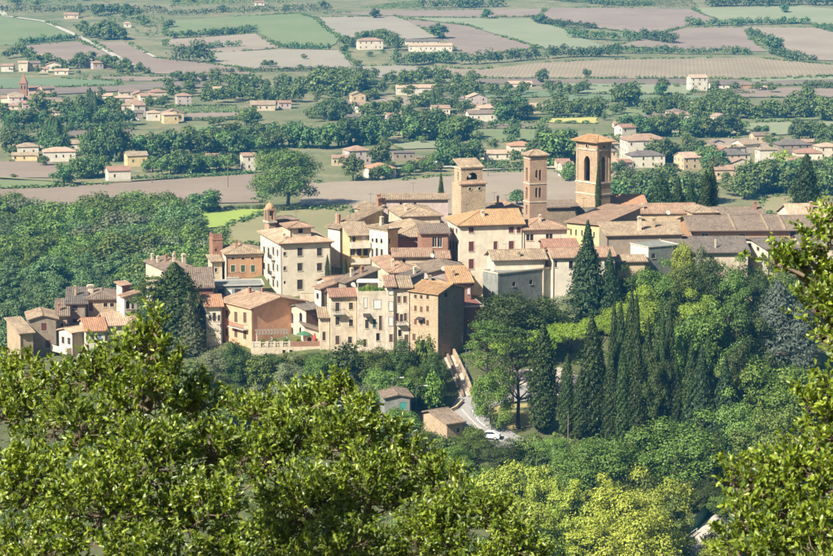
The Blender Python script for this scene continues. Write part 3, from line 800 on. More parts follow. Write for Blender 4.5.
def trim_box(b, name, x0, x1, y0, y1, z0, z1, mat, parent=None):
    mb = MB(); mb.box(x0, x1, y0, y1, z0, z1); return mb.build(name, mat, parent or b.root)
def cornice(b, z, h, out, mat, name='cornice'):
    mb = MB(); W, D = b.W, b.D
    mb.box(-out, W+out, -out, -.002, z, z+h); mb.box(-out, W+out, D+.002, D+out, z, z+h); mb.box(-out, -.002, -.002, D+.002, z, z+h); mb.box(W+.002, W+out, -.002, D+.002, z, z+h)
    return mb.build(name, mat, b.root)

# ------------------------------------------------------------------ the town, from its western houses to the eastern roofs
bld('shed', 'low stone shed with a tan tiled roof below the gabled grey house', 20,334,498, 28, 7,33, wall='stone', rmat='tan', roof='sy', pitch=.22, cat='shed')
bld('house', 'grey gabled house with dark red shutters at the western edge of the town', 29,320,503, 12, xr=57, D=9, wall='grey', rmat='tan', roof='gy', pitch=.34,
    wins=[('R',44,327,5,8,'r'),('R',48,344,5,8,'r')])
bld('house', 'narrow plain grey house joined behind the gabled one', 57,316,507, 8, xr=68, D=8, wall='stone', rmat='brown', roof='sy', pitch=.25, wins=[('R',62,325,2.5,4,'k')], chim=[(.2,.3)])
bld('house', 'small flat-fronted grey house before the hipped stone house', 67,304,512, 6, xr=86, D=9, wall='grey', rmat='grey', roof='sy', pitch=.2, wins=[('R',75,308,5,6,'n'),('R',75,321,5,4,'k')], chim=[(.4,.5,1.8)])
b = bld('house', 'hipped stone house with a brown tiled roof above the balcony house', 87,299.5,514, 6, xr=117, D=11, wall='stone', rmat='brown', roof='hip', pitch=.36,
    wins=[('R',91,307,4.5,9,'r'),('R',105.5,305,4,4,'k'),('R',112,305,4,4,'k'),('R',112,314.5,4,6,'n'),('R',101,318,2.5,6,'d')], chim=[(.1,.5,1.6,1.4)])
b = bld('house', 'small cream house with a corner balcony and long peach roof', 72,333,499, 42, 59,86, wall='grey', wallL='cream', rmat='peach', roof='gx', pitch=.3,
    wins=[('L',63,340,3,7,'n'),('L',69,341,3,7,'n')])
balcony(b, 'L', 56, 72, 349, 1.3, 1.1, True, WM['cream'])
b = bld('house', 'white house with pale blue shutters and an orange roof edge', 86,331.5,497, 14, xr=106, D=12, wall='white', rmat='orange', roof='gx', pitch=.3,
    wins=[('R',92,338,3,7,'u'),('R',100,338,3,7,'u'),('R',92,352,3,8,'u'),('R',100,352,3,7,'u')])
bld('house', 'low house under a wide peach roof beside the white one', 106,326,501, 14, xr=136, D=11, wall='cream', rmat='peach', roof='gx', pitch=.36)
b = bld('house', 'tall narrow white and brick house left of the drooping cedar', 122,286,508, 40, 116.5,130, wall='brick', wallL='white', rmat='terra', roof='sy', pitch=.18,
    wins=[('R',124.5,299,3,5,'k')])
bld('house', 'white rear house with loggia beside the narrow brick one', 124,297,505, 30, 120,138, wall='white', rmat='terra', roof='sx', pitch=.2, wins=[('R',128,305,4,8,'k'),('R',133,306,2.5,6,'n')])
b = bld('house', 'long hipped house with chimneys along its brown ridge', 178,275.5,526, 24, 146,208, wall='redbrick', wallL='beige', rmat='brown', roof='hip', pitch=.46, wins=[('R',192,279,3,4,'k'),('R',201,279,3,4,'k')],
    chim=[(.12,.72,1.2),(.12,.9,1.2),(.3,.62,1.3),(.42,.5,1.5),(.5,.55,1.5),(.75,.5,1.8,.9)])
bld('house', 'low red brick house with a grey roof beside the cedar', 187,288,505, 8, xr=213, D=9, wall='redbrick', rmat='brown', roof='sy', pitch=.28,
    wins=[('R',195,294,7,4,'g'),('R',194,307,2,5,'k'),('R',199,307,2,5,'k')])
bld('house', 'small white house with an orange roof corner against the orange one', 206,307,489, 10, xr=222, D=10, wall='white', rmat='orange', roof='gx', pitch=.34, wins=[('R',210,318,2.5,6,'n'),('R',214.5,317,3,9,'n'),('R',219,318,2.5,6,'n')])

b = bld('brick_tower', 'slim red brick tower with a crenellated top', 212.6,238,533, 18, 209.2,222.5, wall='brick', rmat='brown', roof='none', cat='tower', wins=[('R',216,250,2,3,'k')])
mb_ = []
for i in range(5):
    m_ = MB(); x0 = b.W * (i + .08) / 5; m_.box(x0, x0 + b.W * .15, .02, .35, b.He - .01, b.He + .85); m_.build('merlon', WM['brick'], b.root)
for i in range(1, 4):
    m_ = MB(); y0 = b.D * (i + .08) / 4; m_.box(.02, .35, y0, y0 + b.D * .15, b.He - .01, b.He + .85); m_.build('merlon', WM['brick'], b.root)
cornice(b, b.He - .5, .25, .1, WM['brick'])
bld('house', 'narrow pale wall at the foot of the crenellated tower', 212,262,529, 18, 208,222, wall='beige', rmat='tan', roof='sy', pitch=.2, wins=[('R',216,270,2.4,4,'k')])
b = bld('palazzo', 'ochre orange palazzo with green shutters and a tan hipped roof', 226,254.5,528, 12, 219.5,262, wall='ochre', wallL='cream', rmat='tan', roof='hip', pitch=.36, cat='house',
    wins=[('R',233,258.5,3.4,2,'k'),('R',243,258.5,3.4,2,'k'),('R',252.5,258.5,3.4,2,'k'),('R',233,268.5,4,7,'g'),('R',243,268.5,4,7,'g'),('R',253,268.5,4,7,'g'),
          ('R',243,283,4,7,'k'),('R',253,283,4,7,'k')], chim=[(.35,.3,1.4)])
balcony(b, 'R', 227, 239, 277, 1.2, 1.1); cornice(b, b.He - .55, .3, .18, TRIM)
b = bld('chapel', 'small hipped chapel block with a brick lantern behind the tall cream house', 272,221,545, 18, 266,297, wall='brick', rmat='brown', roof='hip', pitch=.22, cat='chapel')
b = bld('bell_turret', 'small pale brick bell turret with an arched lantern and cupola', 269,221.5,541, 26, 264.5,275.5, wall='towerbrick', rmat='tan', roof='none', cat='tower')
cornice(b, b.He - .35, .35, .3, TRIM)
cx_, cy_ = b.W / 2, b.D / 2
m_ = MB()
for sx in (-1, 1):
    for sy in (-1, 1): m_.box(cx_+sx*.75-.25, cx_+sx*.75+.25, cy_+sy*.75-.25, cy_+sy*.75+.25, b.He, b.He+2.3)
m_.box(cx_-1.05, cx_+1.05, cy_-1.05, cy_+1.05, b.He+2.3, b.He+2.7); m_.build('lantern', WM['towerbrick'], b.root)
m_ = MB(); m_.lathe([(1.05, b.He+2.7), (1.0, b.He+3.1), (.75, b.He+3.55), (.35, b.He+3.85), (.1, b.He+3.95), (.06, b.He+4.5)], cx_, cy_, 10); m_.build('cupola', RM['gold'], b.root)
m_ = MB(); m_.lathe([(.08, b.He+2.1), (.2, b.He+1.9), (.28, b.He+1.3), (.42, b.He+1.1)], cx_, cy_, 10); m_.build('bell', IRON, b.root)

b = bld('palazzo', 'tall cream four storey house with a rooftop belvedere', 281,243.5,515, 17, 260.5,331, wall='cream', wallL='white', rmat='peach', roof='hip', pitch=.32, ov=.6,
    wins=[('R',300,252,5,8,'n'),('R',319.5,252,5,8,'n'),('R',300,267,5,8,'n'),('R',319.5,267,5,8,'n'),('R',300,284.5,5.5,10,'n'),
          ('R',284.8,254,2.6,4,'n'),('R',284.8,268.5,2.6,4,'n'),('R',284.8,282.5,2,3,'k'),
          ('L',264.2,250,2,7,'n'),('L',268.6,251,2,7,'n'),('L',273.4,251,2,8,'n'),('L',277.6,253,1.6,7,'n'),('L',264.2,266,2,7,'n'),('L',268.6,267,2,7,'n'),('L',273.4,267,2,8,'n'),('L',277.6,268,1.6,7,'n'),
          ('L',264.2,281,2,7,'n'),('L',268.6,282,2,7,'n'),('L',273.4,283,2,8,'n'),('L',277.6,284,1.6,7,'n')], chim=[(.12,.15,1.0)])
balcony(b, 'L', 271.5, 275.5, 257, .9, .9); balcony(b, 'L', 271.5, 275.5, 273, .9, .9); cornice(b, b.He - .45, .3, .22, TRIM)
m_ = MB(); m_.box(-.06, -.003, -.06, -.003, -4, b.He - .5); m_.build('drainpipe', GUT, b.root)
bv = bld('belvedere', 'small roof belvedere with a dark opening on the cream house', 290,228,518, 17, 283,311, wall='beige', rmat='terra', roof='hip', pitch=.3, ov=.6, cat='belvedere', wins=[('R',300.5,231,4.5,5,'k')], minh=3.2, drop=.6)

b = bld('house', 'bright orange gabled house with terracotta eaves and a small balcony', 251.5,308.3,484, 37, 220.5,306, wall='orange', rmat='peach', roof='gy', pitch=.27, ov=.5,
    wins=[('L',227,314,3.2,8,'b'),('L',236,317,3.2,11,'b'),('L',245,317.5,3.2,11,'b'),('L',227,332,3.2,8,'b'),('L',236,333,3.2,9,'b'),('L',245,335,3.2,9,'b')], chim=[(.4,.75,.9),(.55,.6,.7)])
balcony(b, 'L', 232.5, 248.5, 325, 1.2, .9)
b = bld('house', 'cream house with paired arched windows beside the terrace', 306,310.5,486, 40, 287.5,330, wall='brick', wallL='beige', rmat='grey', roof='gx', pitch=.24,
    wins=[('L',291.8,318,3,11,'a'),('L',300.8,318,3,11,'a'),('L',291.8,331,3,8,'a'),('L',300.8,331,3,8,'a')])
bld('house', 'tiny cream annex with two arched doors at the terrace', 304.5,332,481, 12, xr=321, D=4, wall='cream', rmat='brown', roof='sw', pitch=.34, wins=[('R',309.5,341,4,8,'a'),('R',316,342,4,7,'d')])
b = bld('house', 'pale house with a red tiled roof at the start of the front row', 331,297,477, 10, 327,358, wall='beige', rmat='red', roof='gx', pitch=.4,
    wins=[('R',337.5,307,4,9,'n'),('R',351,306,4,7,'n'),('R',337.5,321,4,8,'n'),('R',351,323,4,7,'n'),('R',337.5,340,4,9,'d'),('R',350,340,4,7,'n')])
balcony(b, 'R', 332, 344, 313, 1.2, .9)
bld('house', 'low lean-to with a pale roof joining the terrace and front row', 320,318,478, 6, xr=331, D=5, wall='beige', rmat='tan', roof='sy', pitch=.2, wins=[('R',324,336,3,9,'n')])
b = bld('house', 'worn cream row house with a planted roof terrace', 358,296,476, 6, xr=387, D=9, wall='worn', rmat='tan', roof='none', cat='house',
    wins=[('R',365,302.5,3,10,'v'),('R',377,304,7,9,'v'),('R',367,324,3.4,9,'n'),('R',374.5,323.5,3.4,9,'g'),('R',380.5,323,3,15,'d'),('R',378,337,3.5,8,'k'),('R',365,343,3,8,'d')])
terr = b
m_ = MB(); m_.box(0, b.W, 0, .15, b.He+.001, b.He+.9); m_.box(0, .15, .15, b.D, b.He+.001, b.He+.9); m_.box(b.W-.15, b.W, .15, b.D, b.He+.001, b.He+.9); m_.build('parapet', TRIM, b.root)
a0, z0 = b.loc('R', 363, 316); a1, _ = b.loc('R', 370, 316)
m_ = MB(); m_.quad((a0,-.02,z0+.5),(a1,-.02,z0+.5),(a1,-1.2,z0),(a0,-1.2,z0)); m_.quad((a0,-.02,z0+.44),(a0,-1.2,z0-.06),(a1,-1.2,z0-.06),(a1,-.02,z0+.44)); m_.build('awning', SH['n'], b.root)
b = bld('house', 'narrow tall row house with a stack of white shutters', 387,287,476.5, 6, xr=395, D=6, wall='worn', rmat='terra', roof='sy', pitch=.18, wins=[('R',390.5,291,4,7,'v'),('R',390.5,306,4,9,'v'),('R',390.5,321,4,9,'v'),('R',391,338,3.5,8,'d')])
b = bld('house', 'row house with a flowered balcony beside the stone corner house', 395,288,477, 6, xr=410.5, D=6, wall='worn', rmat='tan', roof='sy', pitch=.18, ov=.5,
    wins=[('R',399,299.5,3.4,7,'b'),('R',405,299.5,3.4,7,'b'),('R',397.5,317,3,8,'b'),('R',401.5,318,3,8,'n'),('R',405.5,317,3,8,'b'),('R',400,333,3.5,7,'k'),('R',406.5,339,4,9,'d')])
balcony(b, 'R', 396, 405, 323.5, 1.1, .9); cornice(b, b.He - .4, .25, .15, TRIM)
b = bld('house', 'tall stone corner house with a lichen roof and shade-darkened side wall', 438,294,473, 52, 410,464.5, wall='darkstone', wallL='stone', rmat='gold', roof='gy', pitch=.36, ov=.5,  # right face in shade: the darker stone puts that shade into its colour
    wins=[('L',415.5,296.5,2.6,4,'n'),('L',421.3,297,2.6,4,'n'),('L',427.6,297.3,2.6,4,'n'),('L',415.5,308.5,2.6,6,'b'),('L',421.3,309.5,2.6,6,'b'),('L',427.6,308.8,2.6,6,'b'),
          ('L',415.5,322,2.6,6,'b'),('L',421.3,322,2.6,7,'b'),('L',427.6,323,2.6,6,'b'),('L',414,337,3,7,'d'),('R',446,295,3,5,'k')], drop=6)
a0, z0 = b.loc('L', 418, 318.5); a1, _ = b.loc('L', 425, 318.5); a0, a1 = sorted((a0, a1))
m_ = MB(); m_.quad((-.02,a0,z0+.4),(-.02,a1,z0+.4),(-1,a1,z0),(-1,a0,z0)); m_.quad((-.02,a0,z0+.34),(-1,a0,z0-.06),(-1,a1,z0-.06),(-.02,a1,z0+.34)); m_.build('awning', SH['n'], b.root)
# behind the front row
bld('house', 'shed roofed grey house behind the red tiled row house', 321,289,488, 30, 314.5,346, wall='grey', wallL='white', rmat='terra', roof='sx', pitch=.25, wins=[('L',317.5,296,2.5,6,'k')])
bld('house', 'little white gabled house on the lawn below the cream palazzo', 329,283.5,494, 32, 317.5,347, wall='tan', wallL='white', rmat='terra', roof='gx', pitch=.42, wins=[('L',322.5,282,2.4,4,'k')])
bld('house', 'long dark roofed house rising behind the terrace', 346,283,487, 30, 336,378, wall='grey', rmat='brown', roof='sx', pitch=.28, chim=[(.3,.4,1.6),(.6,.3,1.2)])
bld('house', 'terracotta roofed house in the middle of the lower town', 391,273,499, 12, 372,420, wall='beige', rmat='terra', roof='hip', pitch=.36, chim=[(.2,.2,1.3),(.8,.5,1.3)])
bld('house', 'blue-grey walled house under a slanting grey roof', 399,282,486, 28, 390,424, wall='teal', rmat='grey', roof='sx', pitch=.26, wins=[('R',410,283,3,4,'k')], chim=[(.7,.2,1.2)])
bld('house', 'lilac gabled house with a satellite dish below the big cream house', 429,272.5,495, 10, xr=467, D=11, wall='pink', rmat='brown', roof='gy', pitch=.28, ov=.6)
bld('house', 'small stone house with a lichen spotted hip roof behind the corner house', 424,287,487, 15, xr=451, D=6, wall='stone', rmat='tan', roof='hip', pitch=.4, chim=[(.3,.3,1.0)])
bld('house', 'small brick house with a tan lean-to roof over the alley', 452,283,488, 12, xr=472, D=6, wall='brick', rmat='gold', roof='sy', pitch=.35, wins=[('R',468.5,291,3,6,'v')], chim=[(.2,.4,1.0)])
b = bld('house', 'flat topped red brick house at the top of the ramp', 464,306,481, 10, xr=483, D=9, wall='redbrick', rmat='grey', roof='none', wins=[('R',468,331.5,3.5,6,'u'),('R',477,320,3,5,'k')])
cornice(b, b.He - .25, .3, .12, CONC)
# upper town
b = bld('house', 'pale yellow gabled house with a white end wall above the cream palazzo', 340,228.5,533, 40, 328,381, wall='yellow', wallL='white', rmat='tan', roof='sx', pitch=.27, ov=.6,
    wins=[('R',346,262,2.5,6,'k'),('R',354,236,4,8,'n')], chim=[(.15,.6,1.8),(.15,.75,1.8)])
b = bld('house', 'house with two long white loggia balconies', 349.5,236,523, 14, xr=370, D=7, wall='yellow', rmat='tan', roof='sy', pitch=.24, wins=[('R',353,251,4.5,9,'k'),('R',359,251,4.5,9,'k'),('R',365.5,251,4.5,9,'k'),('R',354,239,3,6,'n'),('R',364,239,4,6,'v'),('R',356,270,5,7,'k')])
balcony(b, 'R', 349.6, 369, 247, 1.5, 1.1, True, WM['white']); balcony(b, 'R', 349.6, 369, 263, 1.5, 1.1, True, WM['white'])
b = bld('palazzo', 'cream palazzo with tall arched windows and a broad tan roof', 387.7,229,519, 42, 369.5,398, wall='yellow', wallL='cream', rmat='tan', roof='hip', pitch=.28, ov=.6,
    wins=[('L',372.5,240,2,4,'a'),('L',376.6,240.5,2.4,5,'a'),('L',381.4,241,2.4,5,'a'),('L',372.5,254,2,11,'n'),('L',377,255,2.4,14,'n'),('L',381.8,256,2.4,14,'n'),('R',389.8,241,1.8,5,'a'),('R',390,254,1.8,11,'n')], chim=[(.3,.5,1.6,.8)])
cornice(b, b.He - .5, .3, .25, TRIM)
bld('house', 'wide tan roofed hall in the heart of the upper town', 397,237,524, 8, 385,444, wall='brick', rmat='tan', roof='hip', pitch=.38, ov=.5)
bld('house', 'pale roofed house behind the wide tan hall', 402,217,541, 12, 388,441, wall='beige', rmat='tan', roof='hip', pitch=.3, chim=[(.2,.3,1.4)])
bld('house', 'brown walled block with a large glazed window', 421,234,514, 5, xr=449, D=8, wall='brick', rmat='brown', roof='sy', pitch=.1, wins=[('R',434.6,242,4.6,11,'w'),('R',440,242,4.6,11,'w')])
bld('house', 'low house with a long salmon tiled roof', 394,257,508, 4, xr=431, D=7, wall='tan', rmat='terra', roof='gx', pitch=.36, wins=[('R',404,261,3,4,'k')])
bld('house', 'low salmon roofed annex against the big cream house', 433,258.5,509, 4, xr=449, D=6, wall='tan', rmat='terra', roof='gx', pitch=.36)
b = bld('house', 'long pinkish house with a thin lichened roof at the crest of the town', 380,200,560, 3, xr=448, D=8, wall='pink', rmat='tan', roof='gx', pitch=.19, wins=[('R',401,204.5,2.6,4.5,'n'),('R',415,204.5,2.6,4.5,'n')], chim=[(-.02,-.1,1.2,.9)])
bld('house', 'tan shed roof wing stepping down from the long pinkish house', 373,211,553, 35, 355,383, wall='beige', rmat='tan', roof='sx', pitch=.3, chim=[(.9,.1,1.6,.8),(.75,.1,1.6,.8)])

b = bld('palazzo', 'big cream house with a golden lichened hip roof and red shutters', 459.5,225.5,515, 11, 447.5,523, wall='cream', wallL='white', rmat='gold', roof='hipl', pitch=.42, ov=.55,
    wins=[('R',471.3,230,5,6,'r'),('R',471.3,246.5,5,10,'r'),('R',471.3,264,5,10,'r'),('R',471.3,281,5,10,'r'),('R',495.5,246,3.6,9.5,'r'),('R',511.3,230,5,6,'r'),('R',518.8,230,4,6,'r'),('R',511.3,246,5,10,'r'),
          ('L',450.4,230,1.8,5,'r'),('L',453.2,230.4,1.8,5,'r'),('L',456.6,230.8,1.8,5,'r'),('L',450.4,245,1.8,9,'r'),('L',453.2,245.6,1.8,9,'r'),('L',456.6,246,1.8,9,'r'),('L',450.4,262,1.8,9,'r'),('L',454,262.6,1.8,9,'r'),('L',457,263,1.5,9,'r')],
    chim=[(.42,.28,.9,.8)])
m_ = MB(); m_.box(b.W-.12, b.W-.02, -.1, -.003, -4, b.He-.3); m_.build('drainpipe', GUT, b.root); cornice(b, b.He - .4, .25, .2, TRIM)
bld('house', 'lower cream house with paired windows and a pink hip roof', 523.5,230,517, 10, xr=567, D=10, wall='cream', rmat='terra', roof='hip', pitch=.42, ov=.5, wins=[('R',528,237.5,3.4,6.5,'k'),('R',531.8,237.5,3.4,6.5,'k'),('R',547.5,237,3.2,6.5,'k'),('R',551,237,3.2,6.5,'k')], chim=[(.45,.3,1.2)])
bld('house', 'low cream house with a ribbed tan roof before the big cream one', 494,260,504, 10, xr=545, D=7, wall='cream', rmat='tan', roof='gx', pitch=.45, ov=.6, chim=[(.5,.1,.8)])
b = bld('house', 'blue-grey shaded wall with two small round headed windows', 498,274,499, 36, xr=576, D=5, wall='teal', rmat='grey', roof='none', wins=[('R',514,284,3,5,'a'),('R',531,282,3,5,'a')])  # sun still grazes this face, so its shade is put into the blue-grey colour
cornice(b, b.He - .05, .3, .12, TRIM, 'coping')
bld('house', 'deep red roofed house beside the tall dark fir', 546,247.5,511, 8, xr=578, D=8, wall='redbrick', rmat='red', roof='gx', pitch=.28)
bld('house', 'white house with a wide salmon roof partly behind the tall dark fir', 553,258,505, 8, xr=615, D=8, wall='white', rmat='terra', roof='gx', pitch=.38, wins=[('R',556,264,2,7,'k'),('R',571,265,4,8,'k'),('R',606,264,3,6,'k')])

# ------------------------------------------------------------------ towers
def stage(b, name, x0, x1, y0, y1, z0, z1, mat, hR=(), hL=(), dep=.55, through=True, top=True):
    """a hollow storey with openings; hR/hL (centre, width, z0, z1, arch) along its own faces, repeated on the far sides when through"""
    W, D = x1 - x0, y1 - y0; f = lambda hs: [(c - w_/2, c + w_/2, a, b_, k) for c, w_, a, b_, k in hs]
    mb = MB(); face_holes(mb, (x0,y0,0), (1,0,0), (0,1,0), W, z0, z1, f(hR), dep); face_holes(mb, (x0,y0,0), (0,1,0), (1,0,0), D, z0, z1, f(hL), dep)
    face_holes(mb, (x0,y1,0), (1,0,0), (0,-1,0), W, z0, z1, f(hR) if through else [], dep); face_holes(mb, (x1,y0,0), (0,1,0), (-1,0,0), D, z0, z1, f(hL) if through else [], dep)
    for hs, fc in ((hR, 'R'), (hL, 'L')): pass
    i = dep - .01                                    # inner skin, so the wall has thickness
    for (o, u, n, L, hs) in (((x0+i,y0+i,0),(1,0,0),(0,1,0),W-2*i,hR), ((x0+i,y0+i,0),(0,1,0),(1,0,0),D-2*i,hL), ((x0+i,y1-i,0),(1,0,0),(0,-1,0),W-2*i,hR if through else ()), ((x1-i,y0+i,0),(0,1,0),(-1,0,0),D-2*i,hL if through else ())):
        if L > .3: face_holes(mb, o, u, n, L, z0, z1, [(c - w_/2 - i, c + w_/2 - i, a, b_, k) for c, w_, a, b_, k in hs], .004)
    if top: mb.quad((x0+.01,y0+.01,z1-.01),(x1-.01,y0+.01,z1-.01),(x1-.01,y1-.01,z1-.01),(x0+.01,y1-.01,z1-.01))
    mb.quad((x0+.01,y0+.01,z0+.01),(x1-.01,y0+.01,z0+.01),(x1-.01,y1-.01,z0+.01),(x0+.01,y1-.01,z0+.01))
    return mb.build(name, mat, b.root)
def band(b, x0, x1, y0, y1, z, h, out, mat, name='cornice'):
    mb = MB(); mb.box(x0-out, x1+out, y0-out, y0-.002, z, z+h); mb.box(x0-out, x1+out, y1+.002, y1+out, z, z+h); mb.box(x0-out, x0-.002, y0-.002, y1+.002, z, z+h); mb.box(x1+.002, x1+out, y0-.002, y1+.002, z, z+h)
    return mb.build(name, mat, b.root)
def bell(b, x, y, z, s=1.0):
    mb = MB(); mb.lathe([(.06*s, z+.75*s), (.22*s, z+.65*s), (.3*s, z+.3*s), (.36*s, z+.12*s), (.5*s, z)], x, y, 12); mb.box(x-.9*s, x+.9*s, y-.06, y+.06, z+.75*s, z+.9*s)
    return mb.build('bell', IRON, b.root, smooth=False)
def oculus(b, fc, a, z, r, mat=dark_m):
    mb = MB(); k = 12; ring = [(math.cos(6.2832*i/k), math.sin(6.2832*i/k)) for i in range(k)]
    f = (lambda u, w_, d: (a+u, d, z+w_)) if fc == 'R' else (lambda u, w_, d: (d, a+u, z+w_))
    mb.quad(*[f(x*r, y*r, -.012) for x, y in ring]); o = mb.build('oculus', mat, b.root)
    fr = MB()
    for i in range(k):
        p, q = ring[i], ring[(i+1) % k]
        fr.quad(f(p[0]*r, p[1]*r, -.1), f(q[0]*r, q[1]*r, -.1), f(q[0]*r*1.25, q[1]*r*1.25, -.1), f(p[0]*r*1.25, p[1]*r*1.25, -.1))
        fr.quad(f(p[0]*r, p[1]*r, -.1), f(q[0]*r, q[1]*r, -.1), f(q[0]*r, q[1]*r, -.005), f(p[0]*r, p[1]*r, -.005)); fr.quad(f(p[0]*r*1.25, p[1]*r*1.25, -.1), f(q[0]*r*1.25, q[1]*r*1.25, -.1), f(q[0]*r*1.25, q[1]*r*1.25, -.005), f(p[0]*r*1.25, p[1]*r*1.25, -.005))
    fr.build('oculus_frame', TRIM, o)
def px2m(n, Y): return n * Y / FPX

# broad bell tower of the parish church
YT = 563
b = bld('bell_tower', 'broad stone bell tower with tall pointed arches and a lichened tile cap', 597,184,YT, 38, 576,610.5, wall='tower', roof='none', cat='tower')
Wt, Dt, z0 = b.W, b.D, b.He; hb = px2m(184-141, YT)
aR = Wt * .5; aL = Dt * .5
stage(b, 'belfry', .12, Wt-.12, .12, Dt-.12, z0-.02, z0+hb, WM['tower'], [(aR-.12, 1.25, z0+.35, z0+px2m(27,YT), 2)], [(aL-.12, 2.0, z0+.35, z0+px2m(27,YT), 2)], .5)
for (x, y) in ((0,0),(Wt-.5,0),(0,Dt-.5),(Wt-.5,Dt-.5)):
    m_ = MB(); m_.box(x-.04, x+.54, y-.04, y+.54, z0, z0+hb-.02); m_.build('pilaster', WM['tower'], b.root)
band(b, 0, Wt, 0, Dt, z0-.1, .35, .16, TRIM, 'string_course'); band(b, .1, Wt-.1, .1, Dt-.1, z0+px2m(33,YT), .28, .14, TRIM, 'string_course')
band(b, .1, Wt-.1, .1, Dt-.1, z0+hb-.55, .25, .3, TRIM); band(b, .1, Wt-.1, .1, Dt-.1, z0+hb-.3, .28, .55, TRIM)
band(b, 0, Wt, 0, Dt, z0-px2m(12,YT), .3, .1, TRIM, 'string_course')
oculus(b, 'R', Wt*.5, z0+hb-1.35, .36); oculus(b, 'L', Dt*.5, z0+hb-1.35, .42)
for o in b.root.children:
    if o.name.startswith('oculus'): o.location = (.12, 0, 0) if False else (0, 0, 0)
ro = make_roof(b.root, 'hip', Wt, Dt, z0+hb, .42, .9, RM['gold'])[0]
m_ = MB(); m_.tube([(Wt/2, Dt/2, z0+hb+.5), (Wt/2, Dt/2, z0+hb+2.6)], [.05,.04], 5); m_.box(Wt/2-.35, Wt/2+.35, Dt/2-.03, Dt/2+.03, z0+hb+2.1, z0+hb+2.18); m_.build('cross', IRON, ro)
bell(b, Wt/2, Dt/2, z0+2.6, 1.5); bell(b, Wt/2, Dt/2-1.6, z0+1.2, 1.0); bell(b, Wt/2, Dt/2+1.6, z0+1.2, 1.0)

# slender brick campanile
YT = 538
b = bld('bell_tower', 'slender square brick bell tower with paired arched windows', 529.7,195,YT, 21, 523.6,546.8, wall='towerbrick', roof='none', cat='tower')
Wt, Dt, z0 = b.W, b.D, b.He; hb = px2m(195-155, YT); py2z = lambda y: z0 + px2m(195 - y, YT)
bif = lambda c: [(c-.42, .55, py2z(181), py2z(170), 1), (c+.42, .55, py2z(181), py2z(170), 1)]
bif2 = lambda c: [(c-.42, .55, py2z(198), py2z(188), 1), (c+.42, .55, py2z(198), py2z(188), 1)]
for o in list(b.root.children): bpy.data.objects.remove(o)
stage(b, 'wall', 0, Wt, 0, Dt, -4, py2z(203), WM['towerbrick'], [], [(Dt/2, .9, py2z(216), py2z(206), 1)], .4, False)
stage(b, 'middle_storey', 0, Wt, 0, Dt, py2z(203), py2z(184.5), WM['towerbrick'], bif2(Wt/2), [(Dt/2, 1.0, py2z(200), py2z(188), 1)], .4, True)
stage(b, 'belfry', 0, Wt, 0, Dt, py2z(184.5), z0+hb, WM['towerbrick'], bif(Wt/2), [(Dt/2, 1.0, py2z(182), py2z(168), 1)], .4, True)
for yb in (203, 184.5): band(b, 0, Wt, 0, Dt, py2z(yb), .22, .1, TRIM, 'string_course')
band(b, 0, Wt, 0, Dt, z0+hb-.9, .2, .1, TRIM, 'string_course'); band(b, 0, Wt, 0, Dt, z0+hb-.35, .33, .25, WM['towerbrick'])
for zc in (py2z(181), py2z(198)):
    for q in (0,): m_ = MB(); m_.lathe([(.1, zc), (.08, zc+1.4)], Wt/2, .1, 8); m_.build('colonnette', TRIM, b.root)
make_roof(b.root, 'pyr', Wt, Wt if abs(Wt-Dt) < .3 else Dt, z0+hb, .5, .45, RM['tan']); bell(b, Wt/2, Dt/2, py2z(178), .8)

# short stone tower with an open belfry
YT = 538
b = bld('bell_tower', 'short pale stone tower with bells in a low arch and two round holes', 461,184.5,YT, 20, 452,485.6, wall='palestone', roof='none', cat='tower')
Wt, Dt, z0 = b.W, b.D, b.He; hb = px2m(184.5-168.5, YT)
oculus(b, 'R', Wt*.36, z0-px2m(5,YT), .34); oculus(b, 'R', Wt*.75, z0-px2m(5,YT), .36)
stage(b, 'belfry', .45, Wt-.3, 1.0, Dt-.2, z0-.02, z0+hb, WM['palestone'], [(Wt*.45, 2.7, z0+.75, z0+2.35, 1)], [(Dt*.35, .8, z0+.4, z0+2.4, 1)], .45, True)
tl = MB(); tile_ribs(tl, [(-.25,-.3,z0+.05),(Wt+.25,-.3,z0+.05),(Wt+.25,1.0,z0+.5),(-.25,1.0,z0+.5)], _rr)
lg = MB(); lg.quad((-.25,-.3,z0+.05),(Wt+.25,-.3,z0+.05),(Wt+.25,1.0,z0+.5),(-.25,1.0,z0+.5)); lg.quad((-.25,-.3,z0-.1),(-.25,1.0,z0-.1),(Wt+.25,1.0,z0-.1),(Wt+.25,-.3,z0-.1)); lg.quad((-.25,-.3,z0-.1),(Wt+.25,-.3,z0-.1),(Wt+.25,-.3,z0+.05),(-.25,-.3,z0+.05))
lg.quad((-.25,-.3,z0-.1),(-.25,-.3,z0+.05),(-.25,1,z0+.5),(-.25,1,z0-.1)); lg.quad((Wt+.25,-.3,z0-.1),(Wt+.25,1,z0-.1),(Wt+.25,1,z0+.5),(Wt+.25,-.3,z0+.05))
lo = lg.build('ledge', RM['terra'], b.root); tag(tl.build('tiles', RM['terra'], lo), kind='stuff')
band(b, .45, Wt-.3, 1.0, Dt-.2, z0+hb-.3, .28, .15, TRIM)
rt = empty('roof_frame', (0,0,0)); bpy.data.objects.remove(rt)
ro, _, _ = make_roof(b.root, 'sy', Wt-.75, Dt-1.2, z0+hb, .3, .3, RM['tan']); ro.location = (.45, 1.0, 0)
bell(b, Wt*.4, 2.4, z0+1.1, 1.0); bell(b, Wt*.62, 2.4, z0+1.1, .8)

